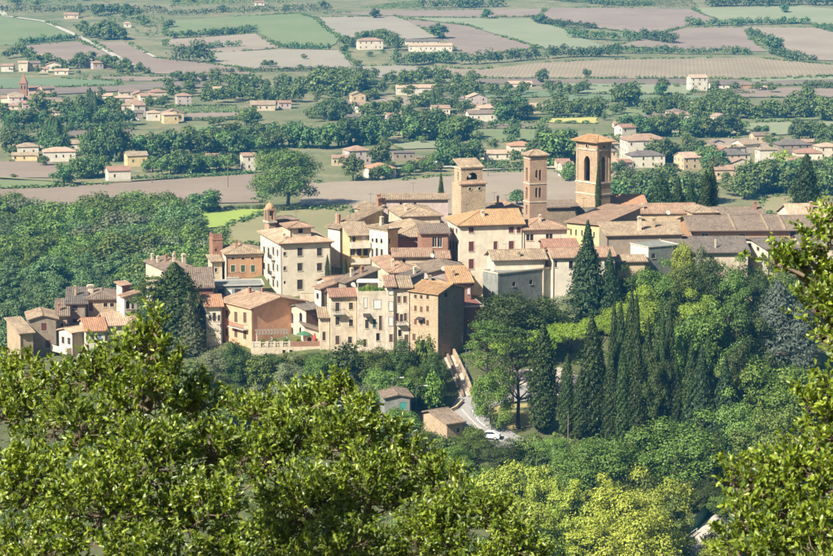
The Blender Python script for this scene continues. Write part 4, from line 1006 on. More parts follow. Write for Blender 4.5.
# ------------------------------------------------------------------ church and the eastern roofs
b = bld('church', 'yellow fronted church nave with a long salmon roof beside the broad tower', 600,225,537, 55, 567,640, wall='grey', wallL='yellow', rmat='terra', roof='sx', pitch=.11, ov=.6, cat='church', rh=.02,  # grey plaster on the right face paints in the shade on the nave's side
    wins=[('L',571,232,1.6,6,'n'),('L',576,232.5,1.6,6,'n'),('L',582,233,1.6,6,'n'),('L',588,234,1.6,6,'n'),('L',594,235,1.6,6,'n')])
bld('house', 'wide pale roofed building stepping down from the church nave', 607,236,525, 8, xr=682, D=8, wall='grey', rmat='tan', roof='sy', pitch=.2, chim=[(.47,.35,2.8,.9),(.68,.55,1.8,.7)])
bld('house', 'house under a sunlit orange roof behind the broad bell tower', 612,205,568, 6, xr=646, D=9, wall='tan', rmat='orange', roof='gx', pitch=.42)
bld('house', 'small golden roofed house between the two bell towers', 556,209,566, 6, xr=577, D=8, wall='tan', rmat='gold', roof='gx', pitch=.3)
bld('house', 'dark walled house in the gap between the slender and broad towers', 547,208,552, 8, xr=578, D=6, wall='darkstone', rmat='brown', roof='sy', pitch=.12)
bld('house', 'low house with a dark slate coloured roof at the foot of the broad tower', 578,213,556, 8, xr=607, D=4, wall='white', rmat='grey', roof='gx', pitch=.38)
bld('house', 'small white gabled house behind the big cream house', 505,209,552, 14, xr=522, D=10, wall='white', rmat='terra', roof='gy', pitch=.42)
bld('house', 'house with a brown ridge between the short tower and the gabled white house', 486,212,548, 12, xr=505, D=8, wall='stone', rmat='brown', roof='gx', pitch=.35, chim=[(.8,.4,1.8,.5)])
bld('house', 'long low house with rows of pinkish tiles behind the church roofs', 638,213.5,556, 4, xr=697, D=9, wall='tan', rmat='terra', roof='gx', pitch=.38, chim=[(.1,.2,1)])
bld('house', 'small house with a pale hipped roof beside the pinkish tiled one', 694,213,551, 10, xr=717, D=9, wall='tan', rmat='tan', roof='hip', pitch=.36)
bld('house', 'low house with a brown chimney below the twin cypresses', 714,215,553, 6, xr=764, D=8, wall='stone', rmat='brown', roof='gx', pitch=.3, chim=[(.87,.3,1.6,.7)])
ROOFD = soil('roof_membrane', (132,118,106), (150,134,118), 0, 0, .3); MATS['membrane'] = ROOFD
def bigroof(label, *a, **k):
    ribs = k.pop('ribs', ()); k.setdefault('rh', .035); b = bld('hall', label, *a, cat='building', **k)
    for f in ribs:
        m_ = MB(); D = b.D; x = b.W * f; o = .4; z = b.rz(0, -o); zm = b.rz(0, D/2); y0 = -o
        n = len(m_.v)
        for y, zz in ((-o, b.rz(x, 0) - .13 * 0 - .33 * o * .6), (D/2, zm)):
            m_.v += [(x-.18, y, zz), (x+.18, y, zz), (x+.18, y, zz+.35), (x-.18, y, zz+.35)]
        m_.f += [(0,1,2,3),(7,6,5,4),(0,4,5,1),(1,5,6,2),(2,6,7,3),(3,7,4,0)]
        m_.build('firewall', RM['tan'], b.roof)
    return b
bigroof('broad grey roofed hall lowest of the eastern roofs above the trees', 636,253,520, 3, xr=748, D=16, wall='beige', rmat='grey', roof='gx', pitch=.3, ov=.6, ribs=[.25], chim=[(.72,.12,1.5,.35)],
    wins=[('R',690,258,5,4,'k'),('R',712,258,5,4,'k')])
bigroof('largest grey-brown roofed hall with raised dividing ridges', 692,230.5,536, 2, xr=814, D=18, wall='ochre', rmat='brown', roof='gx', pitch=.24, ov=.8, ribs=[.35,.62,.76], wins=[('R',705,235,7,4,'w'),('R',742,236,6,4,'k'),('R',793,234,6,6,'k'),('R',801,234,4,6,'k')])
bigroof('grey roofed hall with a white gutter side set across the larger one', 768,249.5,521, 14, xl=737, xr=800, wall='beige', wallL='white', rmat='grey', roof='gx', pitch=.12, ov=.6, wins=[('L',758,249,3,4,'k'),('L',750,245,3,4,'k'),('R',784,255,6,4,'k')])
bigroof('small grey roofed hall at the far east end of the roofs', 803,247,527, 5, xr=842, D=12, wall='beige', rmat='grey', roof='gx', pitch=.3, wins=[('R',815,252,4,4,'k')])
bld('house', 'white house under a salmon roof at the east edge behind the halls', 793,220,549, 6, xr=850, D=14, wall='white', rmat='peach', roof='gx', pitch=.42, wins=[('R',806,226,4,5,'k'),('R',818,226,4,5,'k')], chim=[(.4,.3,1.6,.8)])
b = bld('flat_roofed_building', 'flat roofed white and grey-green box below the broad hall', 648.5,247.5,512, 30, 630.5,679, wall='teal', wallL='white', roof='none', cat='building', wins=[('R',653.5,256,3.6,5,'n')])
cornice(b, b.He - .02, .22, .15, CONC, 'coping')
bld('house', 'low tan roofed outhouse beside the flat roofed box', 618,262,508, 6, xr=646, D=6, wall='tan', rmat='tan', roof='gx', pitch=.3)
b = bld('garage', 'low grey garage with a flat roof below the ochre palazzo', 215,286,512, 8, xr=263, D=7, wall='teal', rmat='grey', roof='none', cat='garage', wins=[('R',221,292,6,6,'n'),('R',229,292,6,6,'v'),('R',238,292,6,6,'n')])
cornice(b, b.He - .02, .25, .3, CONC, 'coping')
b = bld('garden_wall', 'tan garden wall between the garage and the orange house', 200,300,498, 4, xr=262, D=.5, wall='stone', roof='none', cat='wall', minh=3); cornice(b, b.He, .12, .08, TRIM, 'coping')
b = bld('garden_wall', 'pale garden wall behind the little white gabled house', 300,293,506, 4, xr=345, D=.5, wall='beige', roof='none', cat='wall', minh=2.4); cornice(b, b.He, .12, .08, TRIM, 'coping')
# two small buildings on the lower road
b = bld('house', 'small stone hut with a weathered tiled roof beside the lower road', 447,424,438, 35, 414,463, wall='stone', rmat='brown', roof='gx', pitch=.34, ov=.5, wins=[('R',458,430,3,5,'k')], minh=3)
b = bld('house', 'grey-blue gabled house with a teal shutter behind the oak leaves', 385,398,441, 10, xr=411, D=8, wall='teal', rmat='brown', roof='gy', pitch=.24, wins=[('R',403,406,6,8,'t')], minh=7)

# ------------------------------------------------------------------ farms and houses on the plain
def V(x0, x1, base, eave, label, a=8, wall='white', rmat='terra', roof='gx', D=None, name='house', cat='house', floors=None, pitch=.36):
    g = G((x0 + x1) / 2, base); Yb = g.y; an = R(a)
    s = FPX / Yb; Wm = (x1 - x0) / s; D_ = D or max(6.0, min(12.0, Wm * .7))
    fx = x0 + D_ * math.sin(an) * s; fx = min(fx, x0 + (x1 - x0) * .5)
    he = max(2.4, (base - eave) / s); W_ = (x1 - fx) / s / math.cos(an)
    lw = []; nf = floors if floors is not None else max(1, int(he / 2.6))
    for fl in range(nf):
        zc = he * (fl + .55) / nf
        for face, L in (('R', W_), ('L', D_)):
            nc = max(1, int(L / 3.4))
            for i in range(nc): lw.append((face, L * (i + .5 + .12 * math.sin(i * 5 + x0)) / nc, zc, .85, min(1.3, he / nf * .45), 'nbgk'[(i * 3 + fl + int(x0)) % 4])) if (i * 7 + fl * 3 + int(x0)) % 5 else None
    return bld(name, label, fx, eave, Yb, a, W=W_, D=D_, wall=wall, rmat=rmat, roof=roof, pitch=pitch, lw=lw, cat=cat, tiles=False, floor_z=g.z, minh=2.0, drop=1.5)
g = G(24, 98)
b = V(15,40,106,100,'village church with a terracotta roof on the far plain', 10, 'cream', 'terra', name='village_church', cat='church', D=9)
sp_ = empty('church_spire', G(24, 99)); m_ = MB(); m_.box(-2.2,2.2,-2.2,2.2,-1,9.5); m_.build('wall', WM['brick'], sp_); m_ = MB(); m_.taper(0,0,9.5,10.2,5,5,5,5); m_.taper(0,0,10.2,15.5,4.2,4.2,.2,.2); m_.build('roof', WM['brick'], sp_)
for i in (-1, 1):
    m_ = MB(); m_.box(i*1.0-.35, i*1.0+.35, -2.26, -2.21, 6.2, 8.4); m_.build('window', dark_m, sp_)
tag(sp_, 'pointed brick spire of the village church on the far plain', 'tower')
V(40,47,108,101,'small white gabled house beside the village church', 10, 'white', 'red'); V(0,13,103,98,'low terracotta house at the far edge of the church village', 5, 'cream', 'terra'); V(8,22,110,106,'low pink roofed house before the village church', 5, 'beige', 'terra')
V(95,112,100,96,'long low house with a peach roof behind paired cypresses', 5, 'cream', 'peach'); V(113,133,110,98,'taller peach roofed house of the valley hamlet', 12, 'cream', 'peach', 'hip'); V(122,142,113,103,'three storey cream house before the peach roofed one', 10, 'white', 'terra', 'hip', floors=3)
V(131,143,119,113,'grey shed roofed barn below the cream three storey house', 5, 'grey', 'grey', name='barn', cat='barn'); V(49,60,116,112,'low terracotta roof among the trees below the village church', 5, 'beige', 'terra')
V(14,38,157,147,'white villa with a tan hipped roof at the hamlet edge', 12, 'white', 'tan', 'hip'); V(11,37,161,155.5,'low cream garden house fronting the white villa', 4, 'yellow', 'tan', D=6); V(40,75,162,152,'white modern house with a flat wing and terrace', 10, 'white', 'peach', 'hip', D=9)
V(9,24,146,137,'grey roofed house behind the white villa', 8, 'beige', 'brown'); V(24,38,147,138,'tall narrow pink house with a brown roof behind the white villa', 14, 'pink', 'brown', 'gy'); V(36,50,148,141,'small pink roofed house at the end of the hamlet cluster', 5, 'beige', 'terra')
V(65,87,154,144,'tan roofed house behind the grove of pines', 10, 'cream', 'tan', 'hip'); V(122,147,167,156,'yellow cream farmhouse beside the grove of pines', 18, 'yellow', 'tan'); V(103,130,182,171,'white house with a reddish roof at the edge of the ploughed field', 16, 'white', 'red')
V(174,191,107,96,'square pink three storey house among far vines', 14, 'pink', 'terra', 'hip', floors=3); V(145,160,121,113,'white house with a pale roof on the hamlet lane', 12, 'white', 'peach', 'hip'); V(160,178,124,115,'cream villa with a hipped peach roof on the hamlet lane', 18, 'yellow', 'peach', 'hip')
V(172,206,172,164,'low cream house half hidden behind a round tree', 6, 'cream', 'peach', 'hip', D=8); V(205,231,162,157.5,'long low farm building with a pink roof', 4, 'beige', 'red', D=8); V(239,255,171,156,'tall narrow white house beside the giant tree', 16, 'white', 'terra')
V(249,275,111,105,'long tan roofed farm shed before far trees', 6, 'beige', 'tan', name='barn', cat='barn'); V(277,291,109,103,'pink walled house with a red roof on the far plain', 10, 'pink', 'red'); V(212,221,96,89,'small white house among far trees', 8, 'white', 'peach')
V(342,371,165,151,'pink two storey villa with a hipped roof behind the ploughed field', 20, 'pink', 'terra', 'hip', floors=2, D=10); V(331,347,166,158,'low orange wing beside the pink villa', 6, 'tan', 'terra'); V(363,396,179,169,'house with a bright terracotta hip roof among shrubs', 18, 'cream', 'orange', 'hip', D=11)
V(392,415,161,153,'grey flat shed beyond the terracotta hip roof', 6, 'grey', 'grey', pitch=.12, name='shed', cat='shed'); V(415,432,164,158,'low brown warehouse beyond the terracotta hip roof', 6, 'ochre', 'brown', pitch=.14, name='shed', cat='shed'); V(385,402,123,116,'small pink and white house among far trees', 14, 'pink', 'terra')
V(346,361,122,117,'pale low house in the far belt of trees', 8, 'white', 'grey'); V(466,503,122,114,'long white farmhouse with a greyish roof', 10, 'white', 'brown', D=9); V(524,556,113,107,'long farm building with a salmon roof', 5, 'tan', 'peach', D=9); V(470,497,111,107,'low farm roof behind the long white farmhouse', 4, 'beige', 'terra', D=7)
V(507,534,156,146,'house with a wide tan roof seen past the slender tower', 10, 'cream', 'orange', 'hip'); V(482,511,160,154,'low white house with a pale tiled roof between the short and slender towers', 8, 'white', 'peach', D=8); V(559,574,178,165,'white house just behind the broad bell tower', 12, 'white', 'terra'); V(555,570,170,162,'pale house with a pink roof near the broad bell tower', 8, 'beige', 'red'); V(611,624,171,162,'pink house peeping out east of the broad bell tower', 8, 'pink', 'terra')
V(622,670,162,141,'big white three storey house with a wide pink roof', 12, 'white', 'terra', 'hip', floors=3, D=14); V(627,666,168,156,'white house with a grey roof fronting the big pink roofed house', 12, 'white', 'grey', 'hip', D=10); V(676,713,170,158,'tan house with a pale terracotta roof', 20, 'tan', 'peach', D=11); V(641,667,125,119,'grey roofed long house on the middle plain', 6, 'white', 'grey', D=8)
V(657,673,130,121,'white house with a pink roof on the middle plain', 14, 'white', 'peach'); V(674,689,123,115,'small peach roofed house among dark trees', 12, 'white', 'terra'); V(613,627,128,124,'tiny white house left of the dark trees', 6, 'white', 'terra'); V(693,716,153,147,'grey house shaded by trees on the plain', 8, 'grey', 'brown')
V(717,751,167,155,'broad stone coloured house with a grey hipped roof', 14, 'beige', 'grey', 'hip', D=11); V(711,738,180,170,'low house with pink roof tiles before the stone coloured house', 8, 'tan', 'terra', D=9); V(730,742,184,179,'tiny pink roofed shed near the twin cypresses', 6, 'white', 'terra', name='shed', cat='shed')
V(757,778,165,150,'white square house with a tan hipped roof', 12, 'white', 'tan', 'hip'); V(776,813,160,145,'large grey block with a hipped roof', 8, 'grey', 'grey', 'hip', D=11, floors=3); V(801,815,148,142,'small terracotta roofed house behind the grey block', 8, 'ochre', 'terra'); V(816,840,159,147,'cream house with a tan roof at the east edge of the plain', 12, 'cream', 'peach', 'hip'); V(810,842,171,164,'white flat roofed shed at the east edge of the plain', 5, 'white', 'grey', pitch=.08, name='shed', cat='shed')
V(356,383,50,41,'pink roofed villa of the farm on the far slope', 12, 'cream', 'terra', 'hip', D=10, floors=2); V(408,452,52,46,'long barn with a salmon roof on the far slope', 4, 'white', 'peach', D=9, name='barn', cat='barn'); V(405,440,45,41.5,'grey roofed barn behind the salmon one', 4, 'white', 'grey', D=8, name='barn', cat='barn')
V(395,412,95,88,'small peach roofed house of the mid plain farm', 8, 'white', 'peach'); V(408,435,96,88,'white farmhouse with a salmon roof before far trees', 8, 'white', 'peach', D=9); V(451,459,94,85,'small square pale tower house on the plain', 8, 'cream', 'peach', 'hip', D=5); V(508,532,87,84,'long white roofed shed on the far plain', 4, 'white', 'peach', D=8, name='shed', cat='shed')
V(688,708,91,78,'tall white farmhouse standing alone by the tilled slope', 12, 'white', 'peach', 'gx', floors=3, D=9); V(710,738,89,85,'white roofed barn beside the tall farmhouse', 4, 'white', 'grey', name='barn', cat='barn', D=9); V(738,752,89,85,'small brown shed beyond the white roofed barn', 4, 'ochre', 'brown', name='shed', cat='shed'); V(762,768,91,88,'tiny white hut east of the farmhouse', 4, 'white', 'peach', name='shed', cat='shed')
V(79,92,67,60,'white farmhouse with a hipped roof on the far slope', 10, 'white', 'peach', 'hip'); V(102,113,69,64,'grey barn beside the farm track', 6, 'grey', 'grey', name='barn', cat='barn'); V(54,68,75,71,'long white roofed shed near the dark hedge', 4, 'white', 'peach', name='shed', cat='shed'); V(0,13,72,66,'pale house at the edge of the far slope', 6, 'white', 'terra'); V(17,27,72,63,'narrow cream house among far trees', 10, 'cream', 'peach')
V(36,48,73,69,'low pink house beside the narrow cream house', 6, 'beige', 'terra'); V(97,106,38,31,'pink farm shed among trees by the track', 8, 'pink', 'red', name='shed', cat='shed'); V(123,131,28,23.5,'small white house high on the far slope', 10, 'white', 'peach', 'hip'); V(63,78,19,15,'pale house beside the olive orchard', 6, 'beige', 'terra'); V(254,264,6,2.5,'tiny white house at the very top of the slope', 8, 'white', 'red')

rv = random.Random(19)
for (lab, grp, x0, y0, x1, y1, n) in (('small pale house crowded in the village around the spire', 'small village houses by the spire', 0,97,62,112,11), ('small house among the gardens of the eastern suburb', 'small houses of the eastern suburb', 690,142,838,184,15), ('little farmhouse on the upper western slope', 'little farmhouses of the western slope', 2,60,140,74,5),
        ('little house in the hamlet lots beyond the church village', 'little houses of the hamlet lots', 112,100,182,126,9), ('small house scattered in the belt beyond the short tower', 'small houses beyond the short tower', 330,96,480,120,6), ('small house between the trees past the broad tower', 'small houses past the broad tower', 556,150,628,182,8), ('small farm building among trees of the eastern plain', 'small farm buildings of the eastern plain', 600,112,720,140,8)):
    for i in range(n):
        x = rv.uniform(x0, x1); y = rv.uniform(y0, y1); g_ = G(x, y); sc_ = FPX / g_.y; wpx = rv.uniform(8, 14) * sc_; V(x, x + wpx, y, y - rv.uniform(3.2, 6.2) * sc_, lab, rv.uniform(3, 30), rv.choice(('white','cream','beige','pink','tan')), rv.choice(('terra','peach','brown','tan','red')), rv.choice(('gx','gx','hip','gy'))).root['group'] = grp

# ------------------------------------------------------------------ hedges, orchards and vines on the plain
def hedge(label, line, h, wd, leaf='fard', ground=G, size=1.0, dens=1.0, name='hedgerow', cat='hedge', kind=None, seed=0):
    rng = np.random.default_rng(900 + seed + int(line[0][0] * 7 + line[0][1] * 13)); bl = []
    pts = [ground(x, y) for x, y in line]; base = pts[0].copy(); k = 0
    for a, b_ in zip(pts[:-1], pts[1:]):
        L = (b_ - a).length; n = max(1, int(L / (wd * .45)))
        for i in range(n):
            p = a.lerp(b_, (i + .5) / n); r = wd * .5 * rng.uniform(.6, 1.25); hh = h * rng.uniform(.6, 1.2)
            x = p.x + rng.normal() * wd * .12; y = p.y + rng.normal() * wd * .12; z = tz(x, y)
            bl.append((x - base.x, y - base.y, z - base.z + hh * .35, max(r, hh * .45))); bl.append((x - base.x + rng.normal() * r * .3, y - base.y + rng.normal() * r * .3, z - base.z + hh * .7, max(r, hh * .4) * .75))
    nq = int(sum(q[3] ** 2 for q in bl) * 9 / size ** 2 * dens); pos, nr = blob_leaves(bl, max(200, nq), size, rng, .55); Vc, Fc = leafquads(pos, nr, size, rng, .7)
    o = link(name, fastmesh('hedge', Vc, Fc), LEAF[leaf], None, base)
    return tag(o, label, None if kind else cat, None, kind)
hedge('long hedgerow of mixed trees crossing the far slope above the tan field', [(478,64),(500,63),(530,60),(560,58),(585,57),(618,57.5)], 9, 9, size=1.5)
hedge('straight dark hedgerow above the tan stubble field', [(610,53.5),(660,54),(700,54.5),(752,55)], 6, 6, size=1.3)
hedge('hedgerow with two taller trees on the upper slope', [(534,22),(546,25),(570,28),(596,29)], 6, 6, size=1.3)
hedge('thick hedgerow between two tilled strips', [(571,38),(595,40),(620,41),(642,41)], 8, 9, size=1.5)
hedge('short thick hedgerow at the tip of the tilled strip', [(644,39),(660,42),(676,44)], 7, 10, size=1.5)
hedge('long even hedgerow high on the tilled slope', [(686,25),(720,26.5),(760,25),(806,24)], 6, 7, size=1.4)
hedge('hedgerow running down from a big round bush', [(775,54),(790,60),(804,62),(815,63)], 6, 7, size=1.4)
hedge('broken hedgerow at the edge of the upper slope', [(748,34),(763,39)], 5, 6, size=1.3)
hedge('low bushes along the upper boundary east', [(815,28),(840,34)], 4, 5, size=1.2)
hedge('dense hedgerow below the far barns', [(392,66),(420,65.5),(432,62),(455,65),(480,65)], 9, 10, size=1.5)
hedge('low hedge under the wide green field', [(20,44.5),(50,42),(80,40)], 5, 5, size=1.2)
hedge('olive hedge above the pale tilled field', [(168,39),(200,37.5),(230,34.5),(256,32)], 6, 7, size=1.3)
hedge('hedge below the large sloping green field', [(280,48.5),(300,49),(330,50.5)], 5, 5, size=1.2)
hedge('dark copse beside the pale tilled field', [(166,61),(180,61.5),(195,62.5),(208,63)], 15, 18, size=1.7, name='copse', cat='copse')
hedge('small orchard clump on the pale field', [(205,49),(220,48),(240,47)], 5, 6, size=1.2, dens=.6)
hedge('low hedge along the middle plain track', [(215,73),(260,72),(320,71),(345,71)], 3, 4, 'far', size=1.0)
hedge('clipped hedge beside the valley road', [(130,181),(165,179.5),(200,178),(255,174.5)], 2.2, 2.5, size=.6)
hedge('hedge before the low white house', [(478,170),(510,170),(545,168)], 4, 5, size=.8)
hedge('hedge along the lane toward the hamlet', [(180,120.5),(215,121),(240,119.5)], 2, 3, size=.7)
hedge('dark hedge under the long white farmhouse', [(468,127),(500,127),(520,126)], 4, 6, size=.9)
hedge('rough grass bank hedge at the foot of the giant tree', [(205,211),(240,210),(290,210.5),(345,208)], 1.6, 3, 'green', size=.5)
hedge('dark hedge at the edge of the bright grass strip', [(192,205),(215,210)], 4, 5, size=.8)
hedge('bushy hedge along the far hamlet field', [(0,134),(40,132),(80,131),(130,130)], 5, 6, size=.9)
hedge('wooded top edge of the far slope', [(706,7),(740,6),(780,5.5),(840,5)], 9, 14, size=1.8)
hedge('dark wood at the top of the slope beside the vineyard', [(420,8.5),(450,8),(480,7.5),(505,7)], 7, 12, size=1.7)
hedge('shaded top hedge above the orchard', [(545,0),(580,3),(620,6),(655,6)], 4, 5, size=1.3)
def rows(label, quad, n, h, wd, leaf, name, size=1.0, dens=.7):
    a, b_, c, d = [G(x, max(y, -5)) for x, y in quad]; rng = np.random.default_rng(int(quad[0][0]) + 77); bl = []; base = a.copy()
    for i in range(n):
        f = (i + .5) / n; p, q = a.lerp(d, f), b_.lerp(c, f); k = max(2, int((q - p).length / (wd * .9)))
        for j in range(k):
            if rng.random() < .1: continue
            s = p.lerp(q, (j + .5) / k); bl.append((s.x - base.x, s.y - base.y, tz(s.x, s.y) - base.z + h * .4, wd * .5 * rng.uniform(.8, 1.2)))
    nq = int(sum(q[3] ** 2 for q in bl) * 7 / size ** 2 * dens); pos, nr = blob_leaves(bl, nq, size, rng, .5); Vc, Fc = leafquads(pos, nr, size, rng, .7)
    return tag(link(name, fastmesh(name, Vc, Fc), LEAF[leaf], None, base), label, None, None, 'stuff')
rows('rows of olive trees at the upper west of the slope', [(-5,8),(165,9),(170,15),(-5,14)], 4, 4, 5, 'fard', 'orchard', 1.4)
rows('rows of olive trees in the middle of the upper slope', [(168,14),(330,6),(335,13),(168,17)], 4, 4, 5, 'fard', 'orchard', 1.4)
rows('top orchard rows above the farm road', [(-5,0),(75,0),(78,5),(-5,6)], 3, 4, 5, 'fard', 'orchard', 1.4)
rows('orchard rows at the top centre', [(170,1),(250,0),(300,4),(170,9)], 4, 4, 5, 'far', 'orchard', 1.4)
rows('vine rows on the pale upper slope', [(592,3),(690,0),(700,8),(606,7.5)], 6, 2, 3, 'far', 'vineyard', 1.0)
rows('vine rows beside the dark top wood', [(365,8),(420,1),(424,8),(385,10)], 6, 2, 3, 'far', 'vineyard', 1.0)
rows('young trees in the western slope orchard', [(88,16),(165,18),(165,38),(150,40)], 6, 4, 5, 'far', 'orchard', 1.3)
rows('rows of crops before the pink house', [(172,107.5),(237,107.5),(237,113),(172,113)], 7, 1.2, 1.6, 'green', 'vineyard', .7)
rows('small tree row under the tall farmhouse', [(688,93),(755,93),(755,95),(688,95)], 2, 2, 3, 'green', 'vineyard', .8)

# ------------------------------------------------------------------ trees on the plain
MASS = []
def mass_tree(p, hh, wd, rg, lp=[None]):
    if lp[0] is None:
        lp[0] = []
        for i in range(4):
            r_ = np.random.default_rng(700 + i); bl = crown_blobs(r_, .2, 10, 4.6, 12, .42, 0, .4); lp[0].append(leafquads(*blob_leaves(bl, 620, 1.1, r_), 1.15, r_, .75)[0])
    V_ = rg.choice(lp[0]); a = rg.uniform(0, 6.28); c, s_ = math.cos(a), math.sin(a); k = wd / 9.2
    MASS.append(np.stack([(V_[:, 0] * c - V_[:, 1] * s_) * k + p.x, (V_[:, 0] * s_ + V_[:, 1] * c) * k + p.y, V_[:, 2] * hh / 10 + p.z], -1))
def belt(label, group, line, n, h, leafs=('far', 'fard'), jit=3.0, ratio=(.8, 1.15), name='far_tree', keys=('far0','far1','far2','far3'), seed=0):
    rg = random.Random(int(line[0][0] * 31 + line[0][1] * 17) + seed); L = [math.hypot(c - a, (d - b_) * 3) for (a, b_), (c, d) in zip(line[:-1], line[1:])]; tot = sum(L)
    for i in range(n):
        s = tot * (i + rg.uniform(.15, .85)) / n; k = 0
        while k < len(L) - 1 and s > L[k]: s -= L[k]; k += 1
        (a, b_), (c, d) = line[k], line[k + 1]; f = s / max(L[k], 1e-6); p = G(a + (c - a) * f + rg.uniform(-jit, jit), b_ + (d - b_) * f + rg.uniform(-jit, jit) * .6)
        hh = rg.uniform(*h)
        if min(q[1] for q in line) < 119 and keys[0] == 'far0': mass_tree(p, hh, hh * rg.uniform(*ratio), rg); continue
        fartree(name, rg.choice(keys), p, hh, hh * rg.uniform(*ratio), rg.choice(leafs), label, group)
BROAD = 'broadleaf trees on the valley plain'
belt('broadleaf tree in the belt below the village church', 'trees below the village church', [(2,128),(60,127),(130,126)], 19, (7,11), ('far','fard','fard'))
belt('garden tree beside the church village roofs', 'trees by the village church', [(30,112),(60,114),(110,112),(125,117)], 12, (7,11))
belt('tree of the hamlet beside the white villa', 'trees around the hamlet villa', [(0,150),(12,150),(45,152),(62,158)], 8, (8,12))
belt('spire-like cypress behind the modern white house', 'cypresses of the hamlet', [(51,150),(61,150)], 5, (13,16), ('fard',), 1, (.2,.26), 'far_cypress', ('spire0','spire1'))
belt('spire-like cypress before the long peach roof', 'cypresses by the peach roof', [(88,114),(96,114)], 4, (13,16), ('fard',), .6, (.2,.26), 'far_cypress', ('spire0','spire1'))
belt('tall pine in the dense hamlet grove', 'pines of the hamlet grove', [(84,162),(100,161),(122,160)], 13, (14,17), ('fard','far'), 2, (.5,.7))
belt('bushy tree west of the reddish roofed house', 'trees by the reddish roof', [(76,178),(90,177),(103,176)], 8, (6,10))
fartree('far_tree', 'far1', G(64,186), 9, 10, 'fard', 'round dark tree alone at the ploughed field edge', None); fartree('far_tree', 'far2', G(43,166), 5, 6, 'far', 'small rounded bush tree on the brown field', None)
belt('tree of the dense dark belt across the middle plain', 'dense belt in the middle of the plain', [(135,158),(190,154),(230,153),(270,152)], 24, (8,13), ('fard','fard','far'), 4)
belt('tree of the dark wood north of the giant tree', 'dark wood north of the giant tree', [(200,148),(250,147),(300,148),(335,150)], 19, (9,13), ('fard','fard','far'), 3)
belt('tree in the clump above the pink villa', 'clump above the pink villa', [(335,146),(360,144),(385,143)], 12, (12,16), ('fard',), 3)
belt('garden tree by the cream farmhouses of the plain', 'garden trees of the plain farms', [(147,172),(165,174),(185,172),(212,171),(232,171)], 14, (6,10))
belt('tree before the tan farm sheds', 'trees by the tan sheds', [(205,104),(230,102),(262,104),(300,103)], 16, (8,12), ('far','fard'), 4)
belt('tree of the woodland beyond the tan sheds', 'woodland beyond the tan sheds', [(215,93),(245,91),(280,92),(310,93)], 13, (7,11), ('far','fard'), 4)
fartree('far_tree', 'far3', G(251,126.5), 11, 13, 'far', 'lone pale round tree near the tan farm sheds', None)
belt('tree in the clump beyond the far pink house', 'clump beyond the far pink house', [(325,121),(345,121)], 6, (9,12), ('fard',), 2)
fartree('far_tree', 'far0', G(353,181), 13, 10, 'far', 'pale tree in front of the pink villa', None); fartree('far_tree', 'far1', G(381,168), 13, 11, 'far', 'rounded tree behind the bright hip roof', None)
belt('shrub around the bright terracotta hip roof', 'shrubs by the hip roof house', [(372,180),(392,178),(402,176),(420,172),(440,172)], 12, (4,7), ('far','green'), 2)
belt('tree of the big thick clump before the short tower', 'thick clump north of the short tower', [(402,139),(420,140),(438,139)], 11, (12,16), ('fard','far'), 3)
belt('tree of the second clump right before the tower', 'second clump north of the short tower', [(446,141),(458,140),(470,140)], 6, (10,13), ('far','fard'), 2)
belt('tree of the dark clump beside the short tower', 'dark clump by the short tower', [(442,165),(455,165),(470,164),(480,163)], 10, (9,13), ('fard',), 3)
belt('tree of the far farm belt', 'belt by the far farm', [(366,118),(380,117),(397,117)], 8, (8,11)); belt('tree above the long white farmhouse', 'trees over the white farmhouse', [(413,112),(430,111),(450,112),(462,113)], 10, (8,11))
fartree('far_cypress', 'spire0', G(433,113), 14, 3, 'fard', 'single dark cypress above the thick clump', None)
belt('tree of the dark row around the salmon farm roof', 'trees by the salmon farm roof', [(498,121),(510,120),(523,119)], 8, (9,13), ('fard',)); belt('tree of the belt beside the yellow strip', 'belt by the yellow strip', [(545,118),(570,117),(600,116)], 13, (8,11), ('far','fard'), 3)
belt('tall tree in the grove behind the slender tower', 'grove behind the slender tower', [(542,163),(555,166),(572,164)], 12, (12,19), ('far','fard'), 4); fartree('far_tree', 'far2', G(514,143), 9.5, 9, 'fard', 'single round tree on the green strip', None)
fartree('far_tree', 'far3', G(517,206), 7, 8, 'fard', 'bush behind the slender bell tower', None)
belt('low tree beside the white houses by the broad tower', 'trees by the tower houses', [(560,182),(575,180),(612,176),(622,178)], 8, (5,8))
belt('tree of the green mass below the big white house', 'green mass below the white house', [(616,202),(635,203),(655,203),(680,204),(705,204)], 22, (9,14), ('far','far','fard'), 5)
belt('tree around the big white three storey house', 'trees by the big white house', [(648,163),(662,163),(675,160),(692,160),(712,172),(716,182)], 13, (8,12))
belt('dark tree in the clump on the middle plain east', 'clump on the middle plain', [(645,115),(660,115),(684,114)], 9, (9,13), ('fard',), 2); belt('tree behind the grey roofed long house', 'trees by the grey roofed house', [(625,134),(645,136),(670,136),(700,135)], 13, (8,12), ('fard','far'), 3)
belt('tree of the long eastern belt', 'long eastern belt', [(690,120),(715,119),(745,119),(780,118),(790,116)], 17, (8,12), ('fard','far'), 3); belt('tree of the eastern edge belt', 'eastern edge belt', [(795,117),(815,118),(838,122)], 10, (10,14), ('fard','far'), 3)
belt('tree beside the eastern pale meadow', 'trees by the pale meadow', [(690,137),(712,136),(738,136)], 9, (8,12), ('far','fard'), 3); belt('bush on the pale meadow edge', 'bushes on the meadow', [(755,136),(765,137)], 3, (5,8), ('fard',), 1); belt('tree behind the eastern grey block', 'trees behind the grey block', [(795,140),(815,140),(838,142)], 8, (8,11), ('far','fard'), 2)
fartree('far_tree', 'far0', G(784,169), 9, 10, 'ygreen', 'yellow-green tree between the eastern houses', None)
